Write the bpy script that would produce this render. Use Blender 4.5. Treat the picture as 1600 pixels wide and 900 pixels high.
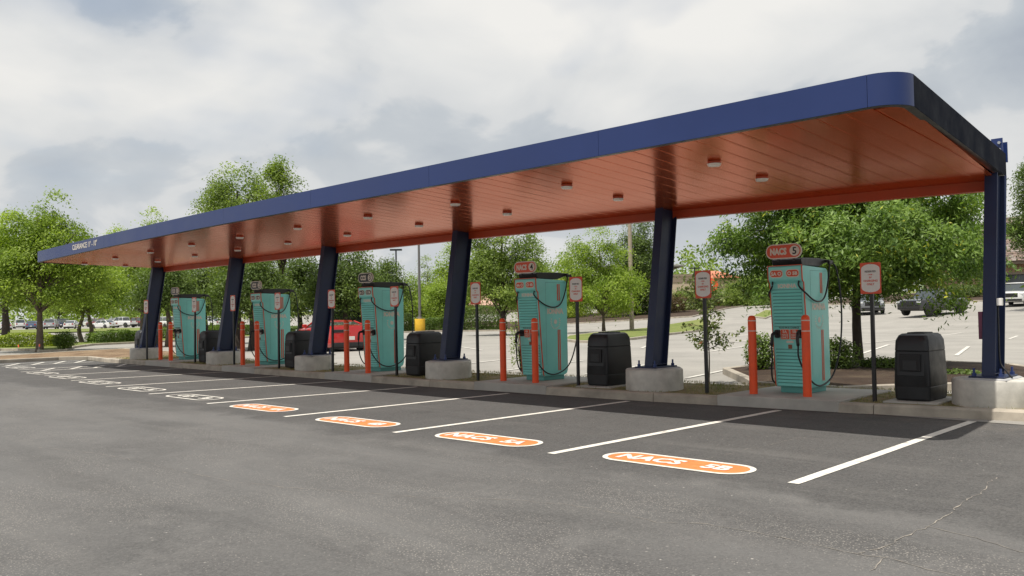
import bpy, bmesh, math, random
import numpy as np
from mathutils import Vector, Matrix, Euler, noise as mnoise
random.seed(7); rng = np.random.default_rng(7)
scene = bpy.context.scene
for o in list(bpy.data.objects): bpy.data.objects.remove(o)
col = scene.collection
PI = math.pi
R = math.radians

# ------------------------------------------------------------------ camera
cam_d = bpy.data.cameras.new('camera'); cam = bpy.data.objects.new('camera', cam_d); col.objects.link(cam)
cam_d.sensor_width = 36; cam_d.lens = 29.77; cam_d.clip_start = 0.05; cam_d.clip_end = 6000
_r = Vector((0.71335776, 0.70058282, -0.01744725)); _u = Vector((0.03258792, -0.00829233, 0.99943447)); _b = Vector((0.70004195, -0.71352291, -0.02874593))
cam.matrix_world = Matrix(((_r[0], _u[0], _b[0], 0), (_r[1], _u[1], _b[1], 0), (_r[2], _u[2], _b[2], 1.523), (0, 0, 0, 1)))
scene.camera = cam

# ------------------------------------------------------------------ sun, sky, exposure
SUN_EL, SUN_AZ_DIR = R(68.5), Vector((0.03, -0.39, 1.0)).normalized()
sd = bpy.data.lights.new('sun', 'SUN'); sd.energy = 4.1; sd.angle = R(0.6); sd.color = (1.0, 0.95, 0.87)
sun = bpy.data.objects.new('sun', sd); col.objects.link(sun)
sun.rotation_euler = SUN_AZ_DIR.to_track_quat('Z', 'Y').to_euler(); sun.location = (0, -20, 40)
scene.view_settings.view_transform = 'Standard'; scene.view_settings.look = 'None'
scene.view_settings.exposure = 0.36; scene.view_settings.gamma = 1.0; scene.view_settings.use_curve_mapping = False

world = bpy.data.worlds.new('World'); scene.world = world; world.use_nodes = True
wn, wl = world.node_tree.nodes, world.node_tree.links
for n in list(wn): wn.remove(n)
def N(nodes, typ, **kw):
    n = nodes.new(typ)
    for k, v in kw.items():
        if k.startswith('in_'):
            key = k[3:]; n.inputs[int(key) if key.isdigit() else key.replace('_', ' ')].default_value = v
        else: setattr(n, k, v)
    return n
def build_sky():
    out = N(wn, 'ShaderNodeOutputWorld'); bg = N(wn, 'ShaderNodeBackground'); bg.inputs['Strength'].default_value = 0.092
    sky = N(wn, 'ShaderNodeTexSky', sky_type='NISHITA', sun_disc=False, sun_elevation=SUN_EL, sun_rotation=R(180), altitude=80, air_density=1.0, dust_density=1.5)
    tc = N(wn, 'ShaderNodeTexCoord'); sp = N(wn, 'ShaderNodeSeparateXYZ'); wl.new(tc.outputs['Generated'], sp.inputs[0])
    def math_(op, a, b=None, clamp=False):
        m = N(wn, 'ShaderNodeMath', operation=op, use_clamp=clamp)
        for i, v in enumerate((a, b)):
            if v is None: continue
            if isinstance(v, (int, float)): m.inputs[i].default_value = v
            else: wl.new(v, m.inputs[i])
        return m.outputs[0]
    z = math_('MAXIMUM', sp.outputs['Z'], 0.0); zz = math_('ADD', z, 0.42)
    px = math_('DIVIDE', sp.outputs['X'], zz); py = math_('DIVIDE', sp.outputs['Y'], zz)
    cb = N(wn, 'ShaderNodeCombineXYZ'); wl.new(px, cb.inputs[0]); wl.new(py, cb.inputs[1])
    def nz(scale, detail, rough, dist, off):
        mp = N(wn, 'ShaderNodeMapping'); mp.inputs['Location'].default_value = off; wl.new(cb.outputs[0], mp.inputs['Vector'])
        n = N(wn, 'ShaderNodeTexNoise'); n.inputs['Scale'].default_value = scale; n.inputs['Detail'].default_value = detail
        n.inputs['Roughness'].default_value = rough; n.inputs['Distortion'].default_value = dist; wl.new(mp.outputs[0], n.inputs['Vector']); return n.outputs['Fac']
    big = nz(1.5, 3, 0.45, 0.2, (16.90, -20.50, 0)); med = nz(3.6, 10, 0.50, 0.35, (18.70, 2.2, 4)); cov = nz(1.0, 5, 0.55, 0.2, (9.2, 5.1, 2))
    shade = math_('ADD', math_('MULTIPLY', big, 0.62), math_('MULTIPLY', med, 0.38))
    r1 = N(wn, 'ShaderNodeValToRGB'); wl.new(shade, r1.inputs[0])
    e = r1.color_ramp.elements; e[0].position = 0.345; e[0].color = (3.1, 3.5, 4.1, 1); e[1].position = 0.60; e[1].color = (7.4, 7.3, 7.05, 1)
    for p_, c_ in ((0.405, (3.9, 4.3, 4.75)), (0.447, (4.5, 4.85, 5.2)), (0.465, (5.7, 5.85, 5.95)), (0.52, (6.5, 6.55, 6.5))): a = r1.color_ramp.elements.new(p_); a.color = (*c_, 1)
    r2 = N(wn, 'ShaderNodeValToRGB'); wl.new(cov, r2.inputs[0])
    e = r2.color_ramp.elements; e[0].position = 0.33; e[0].color = (0.35, 0.35, 0.35, 1); e[1].position = 0.47; e[1].color = (1, 1, 1, 1)
    # haze whitening towards the horizon all round
    hz = math_('SUBTRACT', 1.0, math_('MULTIPLY', z, 3.2), clamp=True); hz = math_('MULTIPLY', hz, 0.55)
    mx = N(wn, 'ShaderNodeMix', data_type='RGBA'); wl.new(r2.outputs[0], mx.inputs[0]); wl.new(sky.outputs[0], mx.inputs[6]); wl.new(r1.outputs[0], mx.inputs[7])
    m2 = N(wn, 'ShaderNodeMix', data_type='RGBA'); wl.new(hz, m2.inputs[0]); wl.new(mx.outputs[2], m2.inputs[6]); m2.inputs[7].default_value = (5.9, 5.95, 5.9, 1)
    wl.new(m2.outputs[2], bg.inputs['Color']); wl.new(bg.outputs[0], out.inputs[0])
build_sky()

# ------------------------------------------------------------------ materials
def mat(name, color, rough=0.6, metal=0.0, spec=0.5, coat=0.0, coat_rough=0.05, bump=None, var=None, emis=None):
    """var=(scale, amount, detail): value variation; bump=(scale, strength, distance)."""
    m = bpy.data.materials.new(name); m.use_nodes = True; nt = m.node_tree; nd, ln = nt.nodes, nt.links
    b = nd['Principled BSDF']; b.inputs['Base Color'].default_value = (*color, 1); b.inputs['Roughness'].default_value = rough
    b.inputs['Metallic'].default_value = metal; b.inputs['Specular IOR Level'].default_value = spec
    b.inputs['Coat Weight'].default_value = coat; b.inputs['Coat Roughness'].default_value = coat_rough
    if var or bump:
        g = N(nd, 'ShaderNodeNewGeometry')
    if var:
        n = N(nd, 'ShaderNodeTexNoise'); n.inputs['Scale'].default_value = var[0]; n.inputs['Detail'].default_value = var[2] if len(var) > 2 else 5; n.inputs['Roughness'].default_value = 0.6
        ln.new(g.outputs['Position'], n.inputs['Vector'])
        mr = N(nd, 'ShaderNodeMapRange'); mr.inputs[1].default_value = 0.3; mr.inputs[2].default_value = 0.7; mr.inputs[3].default_value = 1 - var[1]; mr.inputs[4].default_value = 1 + var[1]
        ln.new(n.outputs['Fac'], mr.inputs[0])
        mx = N(nd, 'ShaderNodeVectorMath', operation='SCALE'); mx.inputs[0].default_value = color; ln.new(mr.outputs[0], mx.inputs['Scale']); ln.new(mx.outputs[0], b.inputs['Base Color'])
        mr2 = N(nd, 'ShaderNodeMapRange'); mr2.inputs[1].default_value = 0.3; mr2.inputs[2].default_value = 0.7; mr2.inputs[3].default_value = max(0.02, rough * 0.8); mr2.inputs[4].default_value = min(1, rough * 1.2)
        ln.new(n.outputs['Fac'], mr2.inputs[0]); ln.new(mr2.outputs[0], b.inputs['Roughness'])
    if bump:
        n = N(nd, 'ShaderNodeTexNoise'); n.inputs['Scale'].default_value = bump[0]; n.inputs['Detail'].default_value = 6; ln.new(g.outputs['Position'], n.inputs['Vector'])
        bp = N(nd, 'ShaderNodeBump'); bp.inputs['Strength'].default_value = bump[1]; bp.inputs['Distance'].default_value = bump[2]; ln.new(n.outputs['Fac'], bp.inputs['Height']); ln.new(bp.outputs[0], b.inputs['Normal'])
    if emis: b.inputs['Emission Color'].default_value = (*emis[0], 1); b.inputs['Emission Strength'].default_value = emis[1]
    return m

def ground_mat(name, stops, scale, rough=0.9, speck=None, bump=(60, 0.3, 0.01), crack=None, split=None):
    m = bpy.data.materials.new(name); m.use_nodes = True; nt = m.node_tree; nd, ln = nt.nodes, nt.links; b = nd['Principled BSDF']
    b.inputs['Roughness'].default_value = rough; b.inputs['Specular IOR Level'].default_value = 0.35
    g = N(nd, 'ShaderNodeNewGeometry'); P = g.outputs['Position']
    def nz(s, d=6, r=0.6, dist=0.0, off=(0, 0, 0), sc=(1, 1, 1)):
        mp = N(nd, 'ShaderNodeMapping'); mp.inputs['Location'].default_value = off; mp.inputs['Scale'].default_value = sc; ln.new(P, mp.inputs['Vector'])
        n = N(nd, 'ShaderNodeTexNoise'); n.inputs['Scale'].default_value = s; n.inputs['Detail'].default_value = d; n.inputs['Roughness'].default_value = r; n.inputs['Distortion'].default_value = dist
        ln.new(mp.outputs[0], n.inputs['Vector']); return n.outputs['Fac']
    rp = N(nd, 'ShaderNodeValToRGB'); ln.new(nz(scale, 7, 0.62, 0.3), rp.inputs[0]); els = rp.color_ramp.elements
    els[0].position = stops[0][0]; els[0].color = (*stops[0][1], 1); els[1].position = stops[-1][0]; els[1].color = (*stops[-1][1], 1)
    for p, c in stops[1:-1]: e = els.new(p); e.color = (*c, 1)
    cur = rp.outputs[0]
    def mixc(fac, a, bcol, mode='MIX'):
        mx = N(nd, 'ShaderNodeMix', data_type='RGBA', blend_type=mode)
        ln.new(fac, mx.inputs[0]) if not isinstance(fac, float) else setattr(mx.inputs[0], 'default_value', fac)
        ln.new(a, mx.inputs[6])
        if isinstance(bcol, tuple): mx.inputs[7].default_value = (*bcol, 1)
        else: ln.new(bcol, mx.inputs[7])
        return mx.outputs[2]
    def rng_(f, a, b_, c=0.0, d=1.0):
        r = N(nd, 'ShaderNodeMapRange'); r.inputs[1].default_value = a; r.inputs[2].default_value = b_; r.inputs[3].default_value = c; r.inputs[4].default_value = d; ln.new(f, r.inputs[0]); return r.outputs[0]
    def mul(a, c):
        x = N(nd, 'ShaderNodeMath', operation='MULTIPLY'); ln.new(a, x.inputs[0]); ln.new(c, x.inputs[1]) if not isinstance(c, float) else setattr(x.inputs[1], 'default_value', c); return x.outputs[0]
    if split:   # sealed strip / old lane: a real change of surface along a line Y = split (wavy)
        sx = N(nd, 'ShaderNodeSeparateXYZ'); ln.new(P, sx.inputs[0])
        ad = N(nd, 'ShaderNodeMath', operation='ADD'); ln.new(sx.outputs['Y'], ad.inputs[0]); ln.new(rng_(nz(0.9, 5), 0.3, 0.7, -0.45, 0.45), ad.inputs[1])
        f = rng_(ad.outputs[0], split[0] - 0.12, split[0] + 0.25)
        old = mixc(rng_(nz(0.35, 6, 0.6, 0.4, (4, 2, 0), (0.5, 1.6, 1)), 0.38, 0.62), cur, split[2])
        old = mixc(rng_(nz(1.3, 8, 0.7, 0.2, (8, 1, 0)), 0.52, 0.66, 0, 0.55), old, split[3])
        cur = mixc(f, old, mixc(rng_(nz(0.6, 6, 0.65, 0.3, (1, 6, 0), (1.5, 0.6, 1)), 0.3, 0.7), cur, split[1]))
        oldmask = rng_(ad.outputs[0], split[0] + 0.25, split[0] - 0.6)
        # pale aggregate showing where the old lane is worn
        vo = N(nd, 'ShaderNodeTexVoronoi'); vo.inputs['Scale'].default_value = 26; ln.new(P, vo.inputs['Vector'])
        sp = mul(rng_(vo.outputs['Distance'], 0.16, 0.10), rng_(nz(1.1, 6, 0.7, 0, (3, 3, 0)), 0.47, 0.62))
        sp = mul(sp, oldmask); cur = mixc(mul(sp, 0.8), cur, (0.38, 0.35, 0.31))
        vo = N(nd, 'ShaderNodeTexVoronoi'); vo.inputs['Scale'].default_value = 48; ln.new(P, vo.inputs['Vector'])
        sp = mul(rng_(vo.outputs['Distance'], 0.30, 0.18), rng_(nz(0.55, 7, 0.75, 0.3, (7, 3, 0), (0.55, 1.5, 1)), 0.44, 0.58)); sp = mul(sp, oldmask); cur = mixc(mul(sp, 0.8), cur, (0.36, 0.33, 0.29))
        vo = N(nd, 'ShaderNodeTexVoronoi'); vo.inputs['Scale'].default_value = 9; ln.new(P, vo.inputs['Vector'])
        sp = mul(rng_(vo.outputs['Distance'], 0.10, 0.06), rng_(nz(0.8, 7, 0.75, 0.3, (1, 8, 0)), 0.50, 0.60)); cur = mixc(mul(sp, 0.8), cur, (0.45, 0.42, 0.38))
        # tyre scrub streaks
        st = mul(rng_(nz(1.6, 5, 0.6, 0.2, (0, 9, 0), (0.10, 1.3, 1)), 0.55, 0.72), 0.35); cur = mixc(st, cur, (0.145, 0.138, 0.129))
        # oil drips in the bays
        st = mul(mul(rng_(nz(1.3, 5, 0.6, 0.1, (5, 5, 0)), 0.58, 0.68), f), 0.6); cur = mixc(st, cur, (0.034, 0.033, 0.032))
        st = mul(rng_(nz(2.4, 6, 0.7, 0.1, (2, 7, 0), (1.4, 0.35, 1)), 0.56, 0.72), 0.35); cur = mixc(mul(st, f), cur, (0.12, 0.115, 0.105))
        gy_ = rng_(ad.outputs[0], 10.7, 11.9); cur = mixc(mul(mul(gy_, rng_(nz(3.0, 7, 0.75, 0.2, (9, 4, 0)), 0.42, 0.62)), 0.5), cur, (0.15, 0.13, 0.105))
    if speck:
        vo = N(nd, 'ShaderNodeTexVoronoi'); vo.inputs['Scale'].default_value = speck[0]; ln.new(P, vo.inputs['Vector'])
        cur = mixc(mul(rng_(vo.outputs['Color'], 0.15, 0.95), speck[1]), cur, speck[2])
    if crack:
        mp = N(nd, 'ShaderNodeMapping'); mp.inputs['Rotation'].default_value = (0, 0, 0.6); ln.new(P, mp.inputs['Vector'])
        dn = N(nd, 'ShaderNodeTexNoise'); dn.inputs['Scale'].default_value = 1.2; dn.inputs['Detail'].default_value = 6; ln.new(P, dn.inputs['Vector'])
        va = N(nd, 'ShaderNodeVectorMath', operation='MULTIPLY_ADD'); ln.new(dn.outputs['Color'], va.inputs[0]); va.inputs[1].default_value = (0.6, 0.6, 0); ln.new(mp.outputs[0], va.inputs[2])
        vo = N(nd, 'ShaderNodeTexVoronoi', feature='DISTANCE_TO_EDGE'); vo.inputs['Scale'].default_value = crack[0]; ln.new(va.outputs[0], vo.inputs['Vector'])
        f = mul(rng_(vo.outputs['Distance'], crack[1], crack[1] * 0.3), rng_(nz(2.2, 6, 0.75, 0, (2, 8, 0)), 0.46, 0.58)); f = mul(f, rng_(nz(0.25, 3, 0.5, 0, (6, 2, 0)), 0.42, 0.52))
        if split: f = mul(f, rng_(ad.outputs[0], split[0] + 3.5, split[0] - 0.5))
        cur = mixc(mul(f, crack[3]), cur, crack[2])
    ln.new(cur, b.inputs['Base Color'])
    n = nz(bump[0], 4); bp = N(nd, 'ShaderNodeBump'); bp.inputs['Strength'].default_value = bump[1]; bp.inputs['Distance'].default_value = bump[2]; ln.new(n, bp.inputs['Height']); ln.new(bp.outputs[0], b.inputs['Normal'])
    return m

def leaf_mat(name, c1, c2, trans=0.35, c3=None):
    m = bpy.data.materials.new(name); m.use_nodes = True; nt = m.node_tree; nd, ln = nt.nodes, nt.links
    for n in list(nd): nd.remove(n)
    out = N(nd, 'ShaderNodeOutputMaterial'); at = N(nd, 'ShaderNodeAttribute', attribute_name='tint'); rp = N(nd, 'ShaderNodeValToRGB'); ln.new(at.outputs['Fac'], rp.inputs[0])
    e = rp.color_ramp.elements; e[0].color = (*c1, 1); e[1].color = (*c2, 1)
    if c3: k = rp.color_ramp.elements.new(0.98); k.color = (*c2, 1); e[-1].color = (*c3, 1)
    p = N(nd, 'ShaderNodeBsdfPrincipled'); p.inputs['Roughness'].default_value = 0.5; p.inputs['Specular IOR Level'].default_value = 0.35; ln.new(rp.outputs[0], p.inputs['Base Color'])
    t = N(nd, 'ShaderNodeBsdfTranslucent'); vm = N(nd, 'ShaderNodeVectorMath', operation='MULTIPLY'); vm.inputs[1].default_value = (1.25, 1.35, 0.55); ln.new(rp.outputs[0], vm.inputs[0]); ln.new(vm.outputs[0], t.inputs['Color'])
    ms = N(nd, 'ShaderNodeMixShader'); ms.inputs[0].default_value = trans; ln.new(p.outputs[0], ms.inputs[1]); ln.new(t.outputs[0], ms.inputs[2]); ln.new(ms.outputs[0], out.inputs[0])
    return m

M = {}
M['asphalt'] = ground_mat('front_asphalt', [(0.3, (0.056, 0.0545, 0.053)), (0.5, (0.070, 0.068, 0.066)), (0.7, (0.086, 0.083, 0.080))], 0.8, 0.85, (70, 0.42, (0.17, 0.163, 0.155)), (90, 0.6, 0.008), None,
                          (6.35, (0.053, 0.0515, 0.0505), (0.118, 0.115, 0.111), (0.136, 0.131, 0.125)))
M['rear_asphalt'] = ground_mat('rear_asphalt', [(0.3, (0.245, 0.235, 0.212)), (0.5, (0.30, 0.285, 0.258)), (0.7, (0.35, 0.332, 0.30))], 0.35, 0.9, (30, 0.3, (0.2, 0.19, 0.17)), (60, 0.3, 0.01), (0.12, 0.002, (0.15, 0.14, 0.13), 0.5))
M['grass'] = ground_mat('grass_ground', [(0.3, (0.10, 0.14, 0.030)), (0.5, (0.18, 0.215, 0.05)), (0.7, (0.25, 0.24, 0.09))], 0.9, 0.95, (40, 0.4, (0.05, 0.08, 0.02)), (50, 0.8, 0.03))
M['turf'] = ground_mat('dry_turf', [(0.3, (0.12, 0.14, 0.04)), (0.5, (0.28, 0.22, 0.11)), (0.7, (0.36, 0.28, 0.15))], 2.2, 0.95, (80, 0.4, (0.10, 0.10, 0.045)), (90, 0.9, 0.02))
M['mulch'] = ground_mat('mulch_bed', [(0.3, (0.028, 0.020, 0.014)), (0.5, (0.052, 0.037, 0.026)), (0.7, (0.11, 0.085, 0.055))], 1.3, 0.95, (55, 0.6, (0.07, 0.035, 0.02)), (60, 1.0, 0.03))
M['dirt'] = ground_mat('dry_dirt', [(0.3, (0.13, 0.085, 0.05)), (0.5, (0.26, 0.18, 0.11)), (0.7, (0.36, 0.27, 0.17))], 1.0, 0.95, (55, 0.5, (0.12, 0.07, 0.04)), (60, 1.0, 0.03))
M['kerb'] = mat('kerb_concrete', (0.36, 0.32, 0.26), 0.9, var=(3.0, 0.28, 8), bump=(70, 0.4, 0.004))
M['pad'] = mat('pad_concrete', (0.40, 0.38, 0.34), 0.85, var=(2.0, 0.18, 8), bump=(80, 0.25, 0.003))
M['pier'] = mat('pier_concrete', (0.50, 0.48, 0.43), 0.9, var=(4.5, 0.2, 8), bump=(40, 0.4, 0.004))
M['grout'] = mat('grout', (0.36, 0.36, 0.36), 0.85, var=(8, 0.15))
M['paint'] = ground_mat('white_line_paint', [(0.30, (0.30, 0.28, 0.25)), (0.38, (0.62, 0.59, 0.53)), (0.6, (0.76, 0.73, 0.66))], 9.0, 0.75, (60, 0.25, (0.42, 0.40, 0.36)), (90, 0.4, 0.004))
M['paint_old'] = mat('worn_line_paint', (0.55, 0.53, 0.48), 0.8, var=(5, 0.25, 8))
M['paint_orange'] = ground_mat('orange_line_paint', [(0.28, (0.40, 0.13, 0.06)), (0.38, (0.72, 0.19, 0.055)), (0.65, (0.80, 0.23, 0.07))], 8.0, 0.75, (60, 0.25, (0.45, 0.16, 0.07)), (90, 0.4, 0.004))
M['navy'] = mat('navy_fascia_shade', (0.005, 0.008, 0.018), 0.8, 0, 0.1, 0.0, 0.2, var=(2.5, 0.12))  # darkened to carry the shade on the canopy's right end
M['navy_col'] = mat('navy_column', (0.013, 0.023, 0.066), 0.5, 0, 0.4, 0.05, 0.25, var=(3, 0.14))
M['blue'] = mat('blue_fascia', (0.013, 0.030, 0.122), 0.40, 0, 0.4, 0.12, 0.16, var=(0.7, 0.08), bump=(0.9, 0.25, 0.012))
M['dark_trim'] = mat('dark_trim', (0.012, 0.016, 0.022), 0.4, var=(4, 0.2))
M['orange_soffit'] = mat('orange_soffit', (0.58, 0.110, 0.028), 0.21, 0.52, 0.5, 0.05, 0.06, var=(0.5, 0.04))
M['orange_soffit'].node_tree.nodes['Principled BSDF'].inputs['Specular Tint'].default_value = (1.0, 0.50, 0.32, 1)
M['orange_beam'] = mat('orange_beam', (0.50, 0.065, 0.018), 0.5, var=(2, 0.1))
M['galv'] = mat('galvanised', (0.5, 0.52, 0.53), 0.4, 0.8, var=(6, 0.15))
M['bolt'] = mat('blue_bolt', (0.03, 0.05, 0.16), 0.4, 0.3)
M['teal'] = mat('teal_paint', (0.22, 0.68, 0.62), 0.38, 0, 0.5, 0.2, 0.2, var=(3, 0.05))
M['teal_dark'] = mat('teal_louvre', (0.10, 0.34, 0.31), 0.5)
M['teal_light'] = mat('teal_header', (0.26, 0.70, 0.64), 0.38, 0, 0.5, 0.2, 0.2)
M['orange'] = mat('orange_bollard', (0.84, 0.085, 0.012), 0.45, var=(6, 0.08))
M['sign_orange'] = mat('sign_orange', (0.66, 0.075, 0.022), 0.4)
M['stripe'] = mat('stripe_orange', (0.62, 0.085, 0.03), 0.4)
M['cream'] = mat('cream_print', (0.68, 0.62, 0.53), 0.5)
M['white'] = mat('white_print', (0.74, 0.72, 0.68), 0.45, var=(20, 0.04))
M['black'] = mat('black_plastic', (0.014, 0.014, 0.015), 0.42, var=(8, 0.2))
M['bin'] = mat('bin_plastic', (0.020, 0.021, 0.023), 0.45, 0, 0.4, var=(7, 0.2), bump=(160, 0.15, 0.002))
M['bin_dark'] = mat('bin_recess', (0.006, 0.006, 0.007), 0.6)
M['black_print'] = mat('black_print', (0.012, 0.012, 0.012), 0.5)
M['red_print'] = mat('red_print', (0.60, 0.06, 0.025), 0.5)
M['lens'] = mat('lamp_lens', (0.85, 0.83, 0.80), 0.35)
M['cable'] = mat('cable_rubber', (0.012, 0.013, 0.016), 0.5)
M['bark'] = mat('bark', (0.13, 0.10, 0.075), 0.95, var=(9, 0.35, 8), bump=(30, 1.0, 0.02))
M['bark_dark'] = mat('bark_dark', (0.05, 0.038, 0.03), 0.95, var=(9, 0.35, 8), bump=(30, 1.0, 0.02))
M['tyre'] = mat('tyre_rubber', (0.016, 0.016, 0.016), 0.8)
M['rim'] = mat('alloy_rim', (0.45, 0.45, 0.46), 0.3, 0.9)
M['rim_dark'] = mat('dark_rim', (0.05, 0.05, 0.05), 0.35, 0.7)
M['glass'] = mat('car_glass', (0.035, 0.045, 0.05), 0.06, 0, 0.9, 1.0, 0.03)
M['chrome'] = mat('chrome', (0.6, 0.6, 0.6), 0.15, 1.0)
M['tail'] = mat('tail_light', (0.35, 0.01, 0.01), 0.2, 0, 0.5, 1)
M['head'] = mat('head_light', (0.6, 0.62, 0.62), 0.15, 0, 0.6, 1)
M['wood_pole'] = mat('pale_wood_pole', (0.33, 0.27, 0.21), 0.9, var=(6, 0.2, 8))
M['yellow'] = mat('yellow_base', (0.70, 0.42, 0.03), 0.6, var=(4, 0.12))
M['pole_metal'] = mat('pole_metal', (0.16, 0.155, 0.15), 0.5, 0.4)
M['tan'] = mat('tan_wall', (0.42, 0.34, 0.25), 0.9, var=(0.6, 0.1), bump=(5, 0.3, 0.02))
M['tan2'] = mat('dark_tan_band', (0.22, 0.17, 0.13), 0.9)
M['roof_grey'] = mat('grey_roof', (0.20, 0.20, 0.18), 0.9)
M['tile_orange'] = mat('orange_roof_tile', (0.50, 0.19, 0.11), 0.85, var=(2, 0.15))
M['brick'] = mat('brick_face', (0.46, 0.31, 0.20), 0.9, var=(6, 0.25, 6))
M['mortar'] = mat('mortar', (0.36, 0.30, 0.24), 0.95)
M['shingle'] = [mat('shingle_%s' % n, c, 0.9, var=(5, 0.2)) for n, c in (('brown', (0.20, 0.145, 0.115)), ('grey', (0.25, 0.21, 0.185)), ('dark', (0.13, 0.095, 0.08)))]
M['window'] = mat('window_glass', (0.03, 0.035, 0.04), 0.08, 0, 0.8, 0.5)
M['stone'] = mat('grey_stone', (0.35, 0.33, 0.32), 0.9, var=(5, 0.2))
def carpaint(name, c, r=0.3): return mat(name, c, r, 0.2, 0.5, 1.0, 0.04)
L_BRIGHT = leaf_mat('leaf_bright', (0.13, 0.205, 0.022), (0.35, 0.45, 0.08), 0.45)
L_MID = leaf_mat('leaf_mid', (0.095, 0.150, 0.024), (0.29, 0.375, 0.090), 0.44)
L_DARK = leaf_mat('leaf_dark', (0.045, 0.080, 0.016), (0.175, 0.245, 0.060), 0.38)
L_TREE = leaf_mat('leaf_big_tree', (0.045, 0.100, 0.014), (0.235, 0.345, 0.070), 0.36, (0.50, 0.50, 0.06))
L_SAP = leaf_mat('leaf_sapling', (0.06, 0.10, 0.025), (0.26, 0.30, 0.11), 0.35, (0.28, 0.09, 0.05))
L_HEDGE = leaf_mat('leaf_hedge', (0.055, 0.105, 0.016), (0.19, 0.275, 0.05), 0.34)
L_HEDGE_R = leaf_mat('leaf_reddish', (0.06, 0.04, 0.02), (0.16, 0.11, 0.05), 0.3)
L_YELLOW = leaf_mat('leaf_yellowish', (0.18, 0.25, 0.025), (0.38, 0.43, 0.06), 0.35)
M['blade'] = leaf_mat('grass_blade', (0.11, 0.15, 0.03), (0.38, 0.30, 0.15), 0.25)

# ------------------------------------------------------------------ builders
class MB:
    def __init__(s): s.v = []; s.f = []; s.mi = []
    def add(s, vs, fs, mi=0):
        b = len(s.v); s.v += [tuple(v) for v in vs]; s.f += [tuple(b + i for i in f) for f in fs]; s.mi += [mi] * len(fs)
    def box(s, x0, x1, y0, y1, z0, z1, mi=0, T=None):
        vs = [(x, y, z) for z in (z0, z1) for y in (y0, y1) for x in (x0, x1)]
        if T: vs = [T(v) for v in vs]
        s.add(vs, [(0, 2, 3, 1), (4, 5, 7, 6), (0, 1, 5, 4), (2, 6, 7, 3), (0, 4, 6, 2), (1, 3, 7, 5)], mi)
    def prism(s, pts, z0, z1, mi=0, cap=True):
        n = len(pts); vs = [(x, y, z0) for x, y in pts] + [(x, y, z1) for x, y in pts]
        fs = [(i, (i + 1) % n, n + (i + 1) % n, n + i) for i in range(n)]
        if cap: fs += [tuple(range(n - 1, -1, -1)), tuple(range(n, 2 * n))]
        s.add(vs, fs, mi)
    def extrude_yz(s, pts, x0, x1, mi=0):
        n = len(pts); vs = [(x0, y, z) for y, z in pts] + [(x1, y, z) for y, z in pts]
        fs = [(i, n + i, n + (i + 1) % n, (i + 1) % n) for i in range(n)] + [tuple(range(n)), tuple(range(2 * n - 1, n - 1, -1))]
        s.add(vs, fs, mi)
    def loft(s, rings, mi=0, cap=True, closed=True):
        n = len(rings[0]); vs = [p for r in rings for p in r]; fs = []
        for k in range(len(rings) - 1):
            for i in range(n if closed else n - 1):
                j = (i + 1) % n; fs.append((k * n + i, k * n + j, (k + 1) * n + j, (k + 1) * n + i))
        if cap: fs += [tuple(range(n - 1, -1, -1)), tuple((len(rings) - 1) * n + i for i in range(n))]
        s.add(vs, fs, mi)
    def cyl(s, x, y, z0, z1, r0, r1=None, n=16, mi=0):
        r1 = r0 if r1 is None else r1
        s.loft([[(x + r * math.cos(2 * PI * i / n), y + r * math.sin(2 * PI * i / n), z) for i in range(n)] for z, r in ((z0, r0), (z1, r1))], mi)
    def tube(s, path, rad, n=6, mi=0):
        P = [Vector(p) for p in path]; rings = []; up = Vector((0.13, 0.21, 0.97))
        for i, p in enumerate(P):
            t = (P[min(i + 1, len(P) - 1)] - P[max(i - 1, 0)]).normalized()
            a = t.cross(up);
            if a.length < 0.05: a = t.cross(Vector((1, 0, 0)))
            a.normalize(); b = t.cross(a); r = rad[i] if isinstance(rad, (list, tuple)) else rad
            rings.append([tuple(p + (a * math.cos(2 * PI * k / n) + b * math.sin(2 * PI * k / n)) * r) for k in range(n)])
        s.loft(rings, mi)
    def mesh(s, name, mats, smooth=False):
        me = bpy.data.meshes.new(name); me.from_pydata(s.v, [], s.f)
        for m in (mats if isinstance(mats, (list, tuple)) else [mats]): me.materials.append(m)
        me.polygons.foreach_set('material_index', s.mi)
        if smooth: me.polygons.foreach_set('use_smooth', [True] * len(s.f))
        me.update(); return me
def fix(me, bevel=0, seg=2, weld=False, ang=30):
    bm = bmesh.new(); bm.from_mesh(me)
    if weld: bmesh.ops.remove_doubles(bm, verts=bm.verts, dist=1e-5)
    bmesh.ops.recalc_face_normals(bm, faces=bm.faces)
    if bevel:
        ed = [e for e in bm.edges if len(e.link_faces) == 2 and e.calc_face_angle(0) > R(ang)]
        bmesh.ops.bevel(bm, geom=ed, offset=bevel, segments=seg, profile=0.6, affect='EDGES', clamp_overlap=True)
    bm.to_mesh(me); bm.free(); me.update(); return me
def obj(name, me, parent=None, loc=(0, 0, 0)):
    o = bpy.data.objects.new(name, me); col.objects.link(o); o.location = loc
    if parent: o.parent = parent
    return o
def tag(o, label=None, cat=None, group=None, kind=None):
    if label: o['label'] = label
    if cat: o['category'] = cat
    if group: o['group'] = group
    if kind: o['kind'] = kind
    return o
def empty(name, loc, rz=0, **kw):
    o = bpy.data.objects.new(name, None); col.objects.link(o); o.location = loc; o.rotation_euler = (0, 0, rz); o.empty_display_size = 0.2
    return tag(o, **kw)
def clone(o, parent=None, skip=()):
    c = o.copy(); col.objects.link(c); c.parent = parent
    for ch in o.children:
        if ch.name.split('.')[0] not in skip: clone(ch, c, skip)
    return c
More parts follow.
